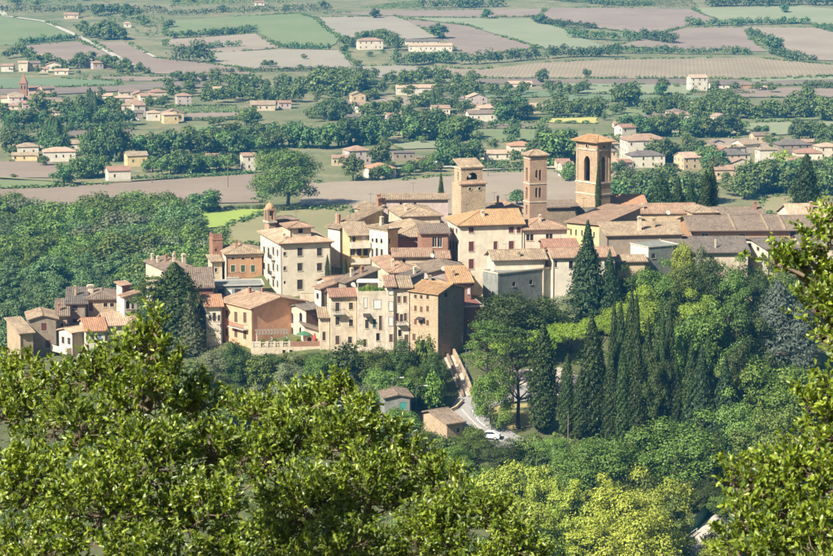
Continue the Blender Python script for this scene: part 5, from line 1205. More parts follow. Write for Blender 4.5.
belt('tree of the green mass behind the east roofs', 'green mass behind the east roofs', [(742,196),(760,192),(785,190),(830,192)], 20, (9,14), ('far','far','fard'), 6); belt('tree before the eastern houses', 'trees before the eastern houses', [(745,184),(765,178),(800,176),(838,180)], 14, (7,10), ('far',), 4)
for x, y, h, lab in ((375,18.5,9,'single round tree high on the slope beside a shadow line'),(487,19,9,'lone tree on the tilled slope'),(439,39,13,'large lone tree behind the far barns'),(587,78,6,'small lone tree on the tan stubble field'),(541,24,9,'rounded tree leading a hedgerow'),(774,54,14,'big round bush at the hedgerow bend'),(784,13,8,'tiny dark cypress-like tree near the slope top'),(543,83,9,'pointed tree by the white roofed shed')):
    fartree('far_tree', random.choice(('far0','far1','far2')), G(x, y), h, h * 1.05, 'fard', lab, None)
belt('tree around the farm on the far slope', 'trees around the slope farm', [(342,48),(352,47),(365,41),(380,40),(392,50),(398,52)], 14, (7,12), ('fard','far'), 2); fartree('far_cypress', 'spire1', G(397,52.5), 13, 3, 'fard', 'dark cypress between villa and barns on the slope', None)
belt('tree of the belt crossing before the mid farm', 'belt before the mid farm', [(322,86),(345,80),(370,82),(392,87),(440,85),(480,86)], 18, (7,12), ('fard','far'), 4); belt('tree of the dark mass west of the mid farm', 'dark mass west of the mid farm', [(322,94),(345,97),(365,97)], 10, (12,18), ('fard',), 3)
belt('garden tree beside the mid plain farm', 'trees by the mid farm', [(440,95),(465,95),(500,94),(530,95)], 12, (6,10)); belt('shrubby tree on the green far plain', 'shrubs on the green plain', [(560,92),(568,95),(575,97),(590,90)], 6, (6,9), ('fard','far'), 2)
belt('pale airy tree on the teal crop', 'airy trees on the teal crop', [(614,106),(625,106),(635,106)], 5, (12,15), ('far',), 2); fartree('far_tree', 'far1', G(663,95), 11, 9, 'far', 'pale rounded tree west of the tall farmhouse', None); fartree('far_tree', 'far2', G(660,97), 8, 8, 'fard', 'dark lower tree west of the tall farmhouse', None)
belt('tree by the tall white farmhouse', 'trees by the tall farmhouse', [(684,91),(720,91),(757,91),(786,96)], 5, (5,8), ('far','fard'), 1); belt('row tree on the eastern tilled edge', 'row on the tilled edge', [(804,89),(836,89)], 7, (5,6), ('fard',), .3)
belt('tree beside the farms of the western slope', 'trees by the western slope farms', [(3,58),(18,56),(28,60),(40,68),(75,68),(95,67),(120,70),(145,73)], 22, (6,11), ('fard','far'), 3); belt('tree around the pink farm shed', 'trees around the pink shed', [(82,36),(92,38),(108,40),(126,40)], 11, (9,14), ('fard',), 2); belt('dark tree by the upper white house', 'trees by the upper house', [(80,17),(120,14),(140,20)], 8, (7,11), ('fard','far'), 3)
belt('tree in the line at the foot of the western slope', 'line at the slope foot', [(168,81),(185,82),(195,82),(222,84),(238,84)], 9, (6,9), ('fard',), 2)
fartree('far_tree', 'far2', G(205,213), 9, 14, 'fard', 'dark round tree at the corner of the bright strip', None)

# thickets and single small trees too far to tell apart
rg = random.Random(77)
def thicket(x0, y0, x1, y1, n, h):
    for i in range(int(n * .65)): mass_tree(G(rg.uniform(x0, x1), rg.uniform(y0, y1)), rg.uniform(*h), rg.uniform(h[0], h[1]) * rg.uniform(.9, 1.5), rg)
for q in ((0,66,60,76,14,(3,7)),(60,68,150,76,14,(3,6)),(0,100,60,112,16,(4,8)),(60,95,170,118,22,(4,9)),(150,85,330,100,34,(4,9)),(170,120,330,128,16,(3,6)),(310,95,480,122,40,(4,9)),(480,92,560,118,22,(4,8)),(330,80,480,95,24,(5,10)),
          (560,108,720,122,26,(4,9)),(600,126,720,150,18,(4,7)),(690,100,833,118,24,(5,10)),(720,136,833,160,16,(4,7)),(620,170,720,196,22,(5,9)),(720,178,833,200,26,(5,9)),(380,140,540,166,24,(3,7)),(130,158,260,172,22,(3,6)),(0,138,130,160,20,(3,6)),(330,160,400,178,10,(3,5)),(90,8,170,40,26,(4,8)),(330,36,400,52,10,(4,8)),(555,150,625,180,14,(3,6)),(0,0,330,14,20,(4,8)),(250,58,350,75,8,(3,6)),(340,52,400,66,10,(3,6)),(0,165,60,180,4,(2,4))): thicket(*q)
MV = np.concatenate(MASS); tag(link('distant_trees', fastmesh('distant_trees', MV, np.arange(len(MV)).reshape(-1, 4)), LEAF['far']), 'mass of small distant trees and thickets across the far plain', kind='stuff')

# weedy margins along the field edges
rm = np.random.default_rng(8); TUFT = [leafquads(*blob_leaves([(0,0,.3,.9),(.7,.2,.3,.7),(-.6,-.3,.3,.7)], 22, .9, rm), .9, rm, .7)[0] for _ in range(4)]; MG = []
for kind, poly in fields:
    pts = [G(x, max(y, -6)) for x, y in poly]
    for a, b_ in zip(pts, pts[1:] + pts[:1]):
        L = (b_ - a).length; n = int(L / 3.2)
        ph = rm.uniform(0, 6)
        for i in range(n):
            if math.sin(i * .11 + ph) + rm.uniform(-.7, .7) < 0: continue
            q = a.lerp(b_, (i + rm.random()) / n); x = q.x + rm.normal() * 1.0; y = q.y + rm.normal() * 1.0; k = rm.uniform(.6, 1.5); MG.append(TUFT[int(rm.integers(4))] * np.array([k * 1.3, k * 1.3, k]) + np.array([x, y, tz(x, y) + .3]))
MV = np.concatenate(MG); tag(link('field_margins', fastmesh('field_margins', MV, np.arange(len(MV)).reshape(-1, 4)), LEAF['far']), 'weedy grass margins along the edges of the fields', kind='stuff')

# the giant tree behind the cream palazzo
p = G(288, 209); tree('giant_tree', 'fine1', p, 24.5, 25, 'green', 'giant broad leafy tree standing in the ploughed field behind the town')

# ------------------------------------------------------------------ the wood west of the town
rg = random.Random(41); cnt = 0
Yw = 655.0
while Yw < 945:
    lim = np.interp(Yw, [655,760,850,900,945], [250,240,214,200,186]); x = -25.0 + rg.uniform(0, 10)
    while x < lim:
        Yj = Yw + rg.uniform(-4, 4); px = x + rg.uniform(-6, 6); X = ((px - 416.5) / FPX) * Yj * 1.012; z = tz(X, Yj)
        if not (52 < px < 72 and Yj > 900):
            low = Yj < 800 and px < 150
            h_ = rg.uniform(12, 16) if low else rg.uniform(13, 19); kk = rg.choice(('tall0','tall1','tall2')) if low or rg.random() < .15 else rg.choice(('broad0','broad1','broad2','broad3'))
            lf = 'poplar' if low else rg.choice(('wood','wood','wood','green','grey') if rg.random() < .3 else ('wood','wood','poplar'))
            zone = 'at the far field edge of the west wood' if Yj > 870 else ('deep in the middle of the west wood' if px < 120 else 'in the part of the west wood beside the town')
            lab = {'grey': 'silvery green tree in the wood west of the town'}.get(lf, 'slim poplar in the dark plantation west of the town' if low else 'leafy green tree ' + zone)
            grp = {'grey': 'silvery trees of the west wood'}.get(lf, 'poplars of the west plantation' if low else 'leafy trees ' + zone)
            tree('woodland_tree', kk, Vector((X, Yj, z)), h_, h_ * (rg.uniform(.52, .66) if kk.startswith('tall') else rg.uniform(.9, 1.15)), lf, lab, 'tree', grp); cnt += 1
        x += (rg.uniform(19, 25) if Yw < 790 else rg.uniform(27, 37)) * 800 / Yw
    Yw += rg.uniform(13.5, 17.5) if Yw > 760 else rg.uniform(10.5, 13)

# ------------------------------------------------------------------ roads, ramp and yards below the town
m_asph = soil('road_asphalt', (150,146,140), (166,160,152), 0, 0, .3); m_dry = soil('dry_grass_ground', (176,156,104), (150,140,88), 0, 0, .2); m_pave = soil('pale_paving', (204,190,172), (190,176,158), 0, 0, .4)
strip('town_ramp', [(449,352),(455,364),(462,380),(468,396)], 3.2, m_pave, .16, Gn, 4)
strip('road', [(520,447),(500,438),(478,424),(468,410),(474,401),(500,396),(540,392)], 6.5, m_asph, .14, Gn, 6)
kp = [Gn(x, y) for x, y in [(503,443),(482,430),(472,421),(462,410)]]
for a_, b__ in zip(kp[:-1], kp[1:]):
    n_ = max(1, int((b__ - a_).length / 2.0))
    for i_ in range(n_):
        p_, q_ = a_.lerp(b__, i_ / n_), a_.lerp(b__, (i_ + .97) / n_); d_ = (q_ - p_); r_ = Vector((-d_.y, d_.x, 0)).normalized() * .12; m_ = MB(); zz = [tz(p_.x, p_.y), tz(q_.x, q_.y)]; vv = []
        for (e_, z_) in ((p_, zz[0]), (q_, zz[1])):
            for sg in (-1, 1): vv += [(e_.x + r_.x * sg, e_.y + r_.y * sg, z_ - .1), (e_.x + r_.x * sg, e_.y + r_.y * sg, z_ + .3)]
        m_.quad(vv[0], vv[4], vv[5], vv[1]); m_.quad(vv[2], vv[3], vv[7], vv[6]); m_.quad(vv[1], vv[5], vv[7], vv[3]); m_.quad(vv[0], vv[1], vv[3], vv[2]); m_.quad(vv[4], vv[6], vv[7], vv[5])
        tag(m_.build('kerb', CONC), kind='structure')
strip('road_marking', [(508,439),(490,430.5),(478,421),(472,410)], .18, flat('road_paint', (226,224,216)), .19, Gn, 5)
drape('dry_lawn', [Gn(x, y) for x, y in [(478,412),(508,404),(545,404),(545,424),(512,430),(486,428)]], m_dry, .10, 5)
drape('parking_yard', [Gn(x, y) for x, y in [(500,372),(560,368),(586,376),(586,398),(520,394),(498,390)]], m_pave, .12, 5)
drape('dry_path', [Gn(x, y) for x, y in [(668,560),(688,540),(703,524),(716,514),(724,520),(712,536),(704,548),(704,566)]], m_pave, .12, 5)
def wall_run(name, label, pxs, h, th, mat, ground=Gn, cat='wall'):
    pts = [ground(x, y) for x, y in pxs]; o = pts[0].copy(); mb = MB()
    for a, b_ in zip(pts[:-1], pts[1:]):
        d = b_ - a; n = Vector((-d.y, d.x, 0)).normalized() * th / 2; q = []
        for p, s in ((a, 1), (b_, 1)):
            z = tz(p.x, p.y) - o.z
            for sg in (-1, 1):
                e = p - o + n * sg; q += [(e.x, e.y, z - 1.2), (e.x, e.y, z + h)]
        mb.quad(q[0], q[4], q[5], q[1]); mb.quad(q[2], q[3], q[7], q[6]); mb.quad(q[1], q[5], q[7], q[3]); mb.quad(q[0], q[1], q[3], q[2]); mb.quad(q[4], q[6], q[7], q[5])
    return tag(mb.build(name, mat, None, o), label, cat)
wall_run('ramp_wall', 'stone parapet along the ramp climbing to the town', [(452.5,353),(459,366),(466,381),(472,396)], 1.3, .45, WM['stone'])
wall_run('retaining_wall', 'low dark wall on the outer side of the ramp', [(445.5,353),(450,364),(457,380),(463,398)], .8, .4, WM['darkstone'])
wall_run('garden_wall', 'short pale wall beside the road bend', [(462,404),(456,410),(450,413)], .8, .35, WM['palestone'])
def lamp_post(label, px, py, h, side):
    g = Gn(px, py); r = empty('street_lamp', g); m_ = MB(); m_.tube([(0,0,-.4),(0,0,h*.5),(0,0,h*.86),(side*.35,0,h*.96),(side*1.1,0,h),(side*1.8,0,h-.02)], [.07,.05,.045,.04,.035,.03], 7); m_.build('pole', flat('lamp_grey', (128,128,124), .5), r)
    m_ = MB(); m_.box(side*1.8-.35, side*1.8+.35, -.13, .13, h-.1, h+.04); m_.build('lamp_head', FRAME, r); return tag(r, label, 'lamp')
lamp_post('tall street lamp at the foot of the ramp', 466, 388, 9, 1); lamp_post('street lamp with a curved arm above the grey-blue house', 416, 420, 6.5, 1); lamp_post('street lamp arching over the bushes near the hut', 392, 420, 8, 1)
def pole(label, px, py, h, ground=Gn, r0=.13, arm=True):
    g = ground(px, py); r = empty('utility_pole', g); m_ = MB(); m_.tube([(0,0,-.5),(0,0,h)], [r0, r0*.7], 7); m_.build('pole', barkmat('pole_wood', (118,104,88)), r)
    if arm: m_ = MB(); m_.box(-.9,.9,-.06,.06,h-.5,h-.36); m_.build('crossarm', IRON, r)
    return tag(r, label, 'pole')
pole('utility pole beside the green mesh fence', 680.5, 536, 6.5); pole('short pole by the road railing', 546, 468, 3.0, arm=False); pole('thin pole among the cypresses', 568, 447, 6, arm=False)
pole('pole standing in the ploughed field', 228, 188, 11, G, .2); pole('pole beside the far lane', 488, 177, 11, G, .2); pole('short pole on the valley road near the yellow farmhouse', 152, 184, 7, G, .2)
g = Gn(459.5, 350); r = empty('sign_board', g); m_ = MB(); m_.tube([(0,0,-.3),(0,0,2.4)], [.05,.05], 6); m_.build('post', IRON, r); m_ = MB(); m_.box(-.6,.6,-.12,-.06,1.5,2.9); m_.build('panel', FRAME, r); tag(r, 'blank white notice panel on a post at the ramp head', 'sign')
def railing(label, pxs, h=1.0, ground=Gn):
    pts = [ground(x, y) for x, y in pxs]; o = pts[0].copy(); r = empty('railing', o); n = 0
    for a, b_ in zip(pts[:-1], pts[1:]):
        a = a - o; b_ = b_ - o
        for f in (.45, .95): m_ = MB(); m_.tube([a + Vector((0,0,h*f)), b_ + Vector((0,0,h*f))], [.06,.06], 5); m_.build('rail', FRAME, r)
        k = max(1, int((b_ - a).length / 2))
        for i in range(k + 1):
            q = a.lerp(b_, i / k); m_ = MB(); m_.tube([q + Vector((0,0,-.3)), q + Vector((0,0,h))], [.07,.07], 5); m_.build('post', FRAME, r)
    return tag(r, label, 'railing')
railing('white railing along the dry path beyond the yellow trees', [(664,552),(682,545),(697,534)]); railing('lower white railing crossing the gully', [(648,552),(664,556),(690,556)]); railing('road railing half hidden by the yellow-green trees', [(508,461),(530,467),(560,471)], 1.0)
railing('pale rail running along the shaded bank', [(655,492),(676,494),(716,499)], 1.2)
pts = [Gn(x, y) for x, y in [(682,540),(698,527),(712,508)]]; o_ = pts[0].copy(); r = empty('mesh_fence', o_); m_ = MB()
for a, b_ in zip(pts[:-1], pts[1:]): a = a - o_; b_ = b_ - o_; m_.quad(a, b_, b_ + Vector((0,0,2.2)), a + Vector((0,0,2.2))); m_.quad(a + Vector((.05,.03,0)), a + Vector((.05,.03,2.2)), b_ + Vector((.05,.03,2.2)), b_ + Vector((.05,.03,0)))
m_.build('mesh_panel', flat('fence_mesh_green', (30,96,76)), r)
for p in pts: m_ = MB(); m_.tube([p - o_, p - o_ + Vector((0,0,2.4))], [.06,.06], 5); m_.build('post', IRON, r)
tag(r, 'green mesh fence beside the dry path', 'fence')

# terrace of the orange house: balustrade, pots, pergola and parasol
b = bld('terrace', 'stone terrace with a pale balustrade below the orange house', 252,347.5,477.5, 6, xr=321, D=6.5, wall='beige', roof='none', cat='terrace', minh=2.2, wins=[('R',284,351.5,3,3.4,'k'),('R',291,351.5,3,3.4,'k')])
m_ = MB(); m_.box(.0, b.W*.55, .0, .3, b.He+.85, b.He+1.0); m_.build('handrail', TRIM, b.root)
n = 26
for i in range(n):
    x = .12 + (b.W*.55 - .24) * i / (n-1); m_ = MB()
    if i % 5 == 0: m_.box(x-.2, x+.2, -.03, .33, b.He+.002, b.He+1.15); m_.build('pier', TRIM, b.root)
    else: m_.lathe([(.07, b.He+.002), (.1, b.He+.3), (.05, b.He+.6), (.08, b.He+.849)], x, .15, 6); m_.build('baluster', TRIM, b.root)
trim_box(b, 'parapet', b.W*.56, b.W, 0, .3, b.He+.002, b.He+1.0, WM['brick'])
tb = b
def on_terrace(x, y, z=0): return tb.root.matrix_basis @ Vector((x, y, tb.He + z))
pr = empty('pergola', on_terrace(1.0, 1.2), R(6))
for x in (0, 2.9, 5.8):
    for y in (0, 3.4): m_ = MB(); m_.box(x, x+.1, y, y+.1, 0, 2.3); m_.build('post', FRAME, pr)
m_ = MB(); m_.box(-.2, 6.1, -.1, .02, 2.3, 2.42); m_.box(-.2, 6.1, 3.4, 3.52, 2.5, 2.62); m_.build('beam', FRAME, pr)
for i in range(11):
    m_ = MB(); x = -.1 + i * .59; m_.v += [(x,-.5,2.44),(x+.38,-.5,2.44),(x+.38,3.7,2.68),(x,3.7,2.68),(x,-.5,2.5),(x+.38,-.5,2.5),(x+.38,3.7,2.74),(x,3.7,2.74)]; m_.f += [(3,2,1,0),(4,5,6,7),(0,1,5,4),(1,2,6,5),(2,3,7,6),(3,0,4,7)]; m_.build('slat', flat('pergola_wood', (132,118,102)), pr)
tag(pr, 'slatted pergola shading the terrace', 'pergola')
pa = empty('parasol', on_terrace(10.2, 2.4)); m_ = MB(); m_.tube([(0,0,0),(0,0,2.5)], [.04,.04], 6); m_.build('pole', FRAME, pa); m_ = MB(); m_.lathe([(1.6,2.0),(.9,2.35),(.1,2.65)], 0, 0, 8); m_.build('canopy', flat('canopy_green', (70,118,84)), pa); tag(pa, 'green parasol open on the terrace', 'parasol')
pa = empty('parasol', on_terrace(12.3, 1.6)); m_ = MB(); m_.tube([(0,0,0),(0,0,2.3)], [.04,.04], 6); m_.build('pole', FRAME, pa); m_ = MB(); m_.lathe([(.28,.9),(.32,1.4),(.18,2.1),(.05,2.4)], 0, 0, 8); m_.build('canopy', flat('canopy_red', (196,70,58)), pa); tag(pa, 'folded red parasol by the annex doors', 'parasol')
for i, (x, lf, lab) in enumerate(((2.0,'fresh','small potted shrub first along the terrace balustrade'),(4.4,'green','dark potted shrub midway along the terrace balustrade'),(6.6,'fresh','light green potted shrub near the brick parapet'),(8.6,'ygreen','yellowish potted shrub behind the brick parapet'))):
    q = on_terrace(x, .75); r = tree('potted_shrub', 'shrub%d' % (i % 2), q, 1.6, 1.1, lf, lab, 'shrub'); m_ = MB(); m_.lathe([(.2,-.02),(.3,.5),(.34,.55)], 0, 0, 8); o = m_.build('pot', RM['terra'], r); o.scale = (1/r.scale.x, 1/r.scale.y, 1/r.scale.z)
# plants and sunshade on the roof terrace of the row house
for i, (f, h_, lf, lab) in enumerate(((.15,1.7,'fresh','leafy plant at the west corner of the roof terrace'),(.38,2.1,'lime','yellow-green plant on the roof terrace'),(.6,1.8,'fresh','round plant on the roof terrace beside the yellow one'),(.82,1.5,'green','low plant at the east corner of the roof terrace'))):
    q = terr.root.matrix_basis @ Vector((terr.W * f, 1.0, terr.He - .02)); tree('roof_plant', 'shrub%d' % (i % 2), q, h_, 1.5, lf, lab, 'plant')
for f, lab in ((.45,'pair of cream cloth sunshade on the roof terrace'),):
    q = terr.root.matrix_basis @ Vector((terr.W * f, 4.2, terr.He - .02)); r = empty('sunshade', q)
    for sx in (-2.2, 2.2):
        for sy in (-1.5, 1.5): m_ = MB(); m_.tube([(sx,sy,0),(sx,sy,2.2)], [.05,.05], 5); m_.build('post', FRAME, r)
    m_ = MB(); m_.taper(0,0,2.2,2.5,4.9,3.4,3.8,2.4); m_.build('canopy', flat('canopy_cream', (226,214,190)), r); tag(r, 'cream cloth sunshade on the roof terrace', 'sunshade')
def dish(label, px, py, Y):
    r = empty('satellite_dish', P(px, py, Y)); m_ = MB(); m_.tube([(0,.1,-1.0),(0,.1,0)], [.04,.04], 5); m_.build('mast', IRON, r); m_ = MB(); m_.lathe([(.05,.0),(.3,.06),(.48,.18)], 0, 0, 12); o = m_.build('reflector', FRAME, r); o.rotation_euler = (R(65), 0, R(20)); o.location = (0, -.05, .05); tag(r, label, 'dish')
dish('white satellite dish beside the big cream house wall', 492, 270, 503); dish('white satellite dish on the lilac gabled house', 443, 269, 493.5); dish('satellite dish above the red tiled row house', 353, 285, 481); dish('satellite dish over the salmon roofed annex', 432, 256, 506); dish('satellite dish on the church side roof', 668, 213, 531)

# white hatchback on the lower road
cr = empty('parked_car', Gn(489, 439.5) + Vector((0,0,.16)), R(-14)); m_ = MB()
prof = [(-2.05,.35),(-2.08,.75),(-1.9,.95),(-1.05,1.02),(-.45,1.46),(.9,1.5),(1.65,1.12),(1.98,1.0),(2.05,.6),(2.02,.35)]
def shell(mb, pr, w0, w1, zs=1.0):
    k = len(pr); n0 = len(mb.v)
    for sgn in (-1, 1):
        for x, z in pr: ww = w0 if z < zs else w0 + (w1 - w0) * (z - zs) / .5; mb.v.append((x, sgn * ww, z))
    for i in range(k): j = (i+1) % k; mb.f.append((n0+i, n0+j, n0+k+j, n0+k+i))
    mb.f.append(tuple(n0 + i for i in range(k))[::-1]); mb.f.append(tuple(n0 + k + i for i in range(k)))
shell(m_, prof, .86, .66); body = m_.build('body', flat('car_paint_white', (236,236,232), .3), cr)
m_ = MB(); shell(m_, [(-.92,1.06),(-.42,1.4),(.86,1.43),(1.5,1.1)], .845, .69, 1.04); m_.build('side_window', glass_m, cr).scale = (.97, 1.012, .995)
m_ = MB(); m_.quad((-1.03,-.78,1.05),(-1.03,.78,1.05),(-.5,.66,1.45),(-.5,-.66,1.45)); ws = m_.build('windscreen', glass_m, cr); ws.location = (-.03, 0, .02)
for x in (-1.3, 1.3):
    for s in (-1, 1):
        m_ = MB(); m_.tube([(x, s*.70, .32),(x, s*.90, .32)], [.32,.32], 14); m_.quad(*[(x + .32*math.cos(6.283*i/14), s*.901, .32 + .32*math.sin(6.283*i/14)) for i in range(14)]); wh = m_.build('wheel', IRON, cr)
        m_ = MB(); m_.quad(*[(x + .19*math.cos(6.283*i/10), s*.906, .32 + .19*math.sin(6.283*i/10)) for i in range(10)]); m_.build('rim', CONC, wh)
for s in (-1, 1): m_ = MB(); m_.box(-2.1,-1.98, s*.6-.16, s*.6+.16, .66, .82); m_.build('headlight', glass_m, cr)
tag(cr, 'white hatchback parked on the lower road by the young tree', 'car')
def farvan(label, px, py, col, L=4.6, h=1.6):
    r = empty('parked_car', G(px, py), R(random.uniform(-10, 10))); m_ = MB(); m_.taper(0,0,.35,h*.6,L,1.8,L*.96,1.75); m_.taper(-.1,0,h*.6,h,L*.7,1.7,L*.5,1.4); m_.build('body', flat('paint_%d_%d_%d' % col, col, .4), r)
    for x in (-L*.3, L*.3): m_ = MB(); m_.box(x-.3,x+.3,-.92,.92,0,.6); m_.build('wheel', IRON, r)
    tag(r, label, 'car')
farvan('white van beyond the brown warehouse', 435, 166, (236,236,234), 6, 2.3); farvan('white car parked by the low cream house', 187, 173.5, (230,230,228)); farvan('red car on the hamlet lot', 122, 121, (170,60,56)); farvan('white car on the hamlet lot beside the red one', 135, 121, (226,226,224))

# ------------------------------------------------------------------ trees and shrubs on the town hill
def T(name, key, px, y0, y1, wpx, leaf, label, cat='tree', group=None, bark=None, Y=None):
    p = Gn(px, y1) if Y is None else P(px, y1, Y)
    if key.startswith('broad'): key = 'fine%d' % (int(key[5:]) % 3)
    if key.startswith('tall'): key = 'finetall%d' % (int(key[4:]) % 2)
    if Y is not None: p.z = min(p.z, tz(p.x, p.y)) if p.z > tz(p.x, p.y) else p.z
    s = FPX / p.y; top = P(px, y0, p.y); return tree(name, key, p, max(1.0, top.z - p.z), wpx / s, leaf, label, cat, group, bark)
CY = [(542.5,327,434,30,'broad column-like cypress nearest the pine, widest of the row'),(566,358,439,14,'short slim cypress right after the widest one'),(591.5,320,440,20,'tall cypress with a pointed tip standing clear of the pines'),(610.5,359,443,16,'low cypress in front of the two tall tips'),(611,304,428,11,'slim cypress tip west of the three tallest'),(620,303,430,11,'slim cypress second of the tall tips'),(628,291,436,12,'tallest slim cypress at the top of the row'),(636.5,299,438,12,'slim cypress just east of the tallest'),
    (623,350,450,15,'low front cypress under the tallest tip'),(637,343,451,15,'low front cypress second from the tallest tip'),(647,322,446,11,'thin cypress behind the low front pair'),(657,347,450,12,'thin short cypress toward the dark trees'),(663,309,440,9,'needle thin cypress west of the last one'),(668.5,303,440,9,'needle thin cypress last in the row'),(676,360,452,13,'stubby cypress at the edge of the dark trees'),(758,345,400,8,'tiny lone cypress below the blue cedar'),(601,352,440,13,'low cypress between the tall pointed one and the front one'),(580,372,441,13,'low cypress before the tall pointed one'),(690,345,455,15,'dark cypress inside the shaded wood'),(708,338,458,16,'tall dark cypress inside the shaded wood')]
for i, (x, a, b_, w_, lab) in enumerate(CY): T('cypress_tree', 'cypress%d' % (i % 3), x, a - 1, b_, w_ * (.95 + .3 * math.sin(i * 2.3) ** 2), 'cyp', lab, 'cypress', 'cypresses in the park').rotation_euler.x = .03 * math.sin(i * 4.1)
T('young_tree', 'broad0', 490.5, 360, 433, 40, 'fresh', 'bright green young tree with a pale trunk beside the road', bark=BARKP); T('pine_tree', 'airy0', 518, 328, 428, 58, 'dark', 'tall pine with a bare dark trunk behind the young tree', 'pine', None, BARKD); T('pine_tree', 'airy1', 487, 322, 392, 46, 'green', 'thin leaning pine near the ramp head', 'pine', None, BARKD)
T('broadleaf_tree', 'broad1', 508, 294, 360, 72, 'dark', 'dark rounded tree below the blue-grey wall'); T('broadleaf_tree', 'broad2', 546, 300, 352, 40, 'dark', 'dark tree wedged between wall and pines')
for i, (x, y, w_, lab) in enumerate(((513,338,44,'lowest flat-topped pine of the bright band'),(541,331,46,'second flat-topped pine up the bright band'),(570,324,48,'third flat-topped pine up the bright band'),(598,318,46,'fourth flat-topped pine up the bright band'),(626,308,48,'highest flat-topped pine of the bright band'))): T('stone_pine', 'pine%d' % (i % 2), x, y, y + 66, w_, 'lime', lab, 'pine', 'flat-topped pines in the bright band', BARKD)
T('olive_tree', 'broad3', 562, 294, 330, 44, 'grey', 'grey-green olive tree below the tall fir'); T('olive_tree', 'broad0', 590, 293, 328, 48, 'grey', 'second grey-green olive tree beside the bright pines')
T('fir_tree', 'fir0', 587, 227, 312, 44, 'fir', 'tall dark fir standing before the white salmon roofed house', 'fir', Y=500); T('fir_tree', 'fir1', 609, 254, 312, 30, 'fir', 'smaller dark fir beside the tall one', 'fir', Y=499)
for x, a, b_, w_, lf, lab in ((632,264,320,42,'dark','dark tree just below the outhouse'),(656,262,322,46,'green','wide dark tree under the flat roofed box'),(682,264,322,42,'green','wide tree under the broad grey hall'),(706,258,322,40,'dark','dark tree behind the yellow-green crowns'),(728,256,325,40,'green','lit tree under the cross set hall'),(752,258,325,40,'dark','dark tree below the hall gutter'),(776,256,325,44,'green','tree under the small east hall'),(806,262,330,46,'dark','dark tree behind the oak branch')):
    T('broadleaf_tree', 'broad%d' % (int(x) % 4), x, a, b_, w_, lf, lab, 'tree', 'trees under the eastern halls')
T('shrub', 'broad1', 684, 243, 272, 26, 'ygreen', 'autumn yellow bush against the broad hall', 'shrub', Y=514); T('shrub', 'broad2', 700, 246, 272, 20, 'grey', 'olive bush beside the autumn yellow one', 'shrub', Y=514)
T('broadleaf_tree', 'broad3', 640, 284, 345, 58, 'lime', 'bright yellow-green round crown above the cypress row'); T('broadleaf_tree', 'broad0', 697, 289, 350, 42, 'lime', 'second yellow-green crown, smaller, over the shaded wood')
for x, a, b_, w_, k, lf, lab in ((668,300,410,44,'tall0','dark','dark upright tree behind the needle thin cypresses'),(690,318,430,44,'tall1','green','upright tree in the shaded wood, west side'),(713,305,430,46,'tall2','green','upright tree in the middle of the shaded wood'),(735,300,430,46,'tall0','dark','upright tree at the east of the shaded wood'),(752,318,430,40,'tall1','dark','dark upright tree beside the blue cedar'),(700,350,462,40,'fir0','fir','dark conifer low in the shaded wood'),(724,362,465,40,'fir1','fir','dark conifer in front of the shaded wood'),(740,345,450,36,'tall2','dark','shaded tree below the blue cedar'),(655,352,452,30,'tall1','dark','shaded tree among the cypress feet')):
    T('broadleaf_tree' if k.startswith('tall') else 'fir_tree', k, x, a, b_, w_, lf, lab, 'tree', 'trees of the shaded wood')
T('blue_cedar', 'cedar0', 776, 284, 372, 46, 'blue', 'pale blue-grey cedar standing clear above the brown bush', 'cedar'); T('blue_cedar', 'cedar1', 800, 300, 376, 36, 'blue', 'second blue-grey cedar half behind the oak branch', 'cedar'); T('shrub', 'broad2', 777, 338, 372, 34, 'brown', 'brown dry bush below the blue cedar', 'shrub')
for x, a, b_, w_, lf, lab in ((760,362,452,78,'fresh','light green leafy tree below the brown bush'),(805,366,456,80,'fresh','light green leafy tree behind the oak'),(738,392,470,54,'wood','mid green tree at the edge of the shaded wood'),(770,410,490,70,'wood','broad mid green tree lower on the bank'),(680,412,494,88,'green','big rounded tree above the dry path'),(650,432,492,44,'green','smaller rounded tree beside the big one'),(716,440,500,46,'dark','dark tree over the gully'),(592,441,505,74,'green','dense dome shaped tree before the cypresses')):
    T('broadleaf_tree', 'broad%d' % (int(a) % 4), x, a, b_, w_, lf, lab, 'tree')
for x, a, b_, w_, lf, lab in ((622,487,580,74,'yellow','brightest yellow tree at the bottom of the slope'),(655,467,570,66,'ygreen','yellow-green tree behind the brightest yellow one'),(603,476,570,48,'ygreen','yellow-green tree west of the brightest yellow one'),(572,482,575,50,'ygreen','yellow-green tree in the middle of the low row'),(541,468,570,46,'ygreen','narrow yellow-green tree in the low row'),(505,463,560,54,'ygreen','yellow-green tree beside the oak leaves'),(642,508,600,84,'yellow','low wide yellow tree at the bottom edge'),(552,512,600,64,'lime','green-yellow tree at the bottom edge'),(672,500,580,40,'wood','green tree at the end of the low row'),(520,500,600,60,'ygreen','low yellow-green tree behind the oak leaves'),(590,520,600,60,'yellow','low yellow tree between the two wide ones')):
    T('poplar_tree', ('broad%d' % (int(x) % 4)) if w_ > 60 else 'tall%d' % (int(x) % 3), x, a, b_, w_, lf, lab, 'tree', 'yellowing trees at the slope foot')
T('cypress_tree', 'cypress0', 598, 163, 215, 6, 'cyp', 'thin cypress in front of the broad bell tower', 'cypress', Y=557); T('cypress_tree', 'cypress1', 441, 174, 203, 6.5, 'cyp', 'small cypress beside the long pinkish house', 'cypress', Y=572); T('cypress_tree', 'cypress2', 327.5, 256, 277, 6, 'cyp', 'little cypress at the corner of the cream palazzo', 'cypress', Y=512); T('cypress_tree', 'cypress0', 345, 258, 278, 6, 'cyp', 'little cypress below the loggia house', 'cypress', Y=512)
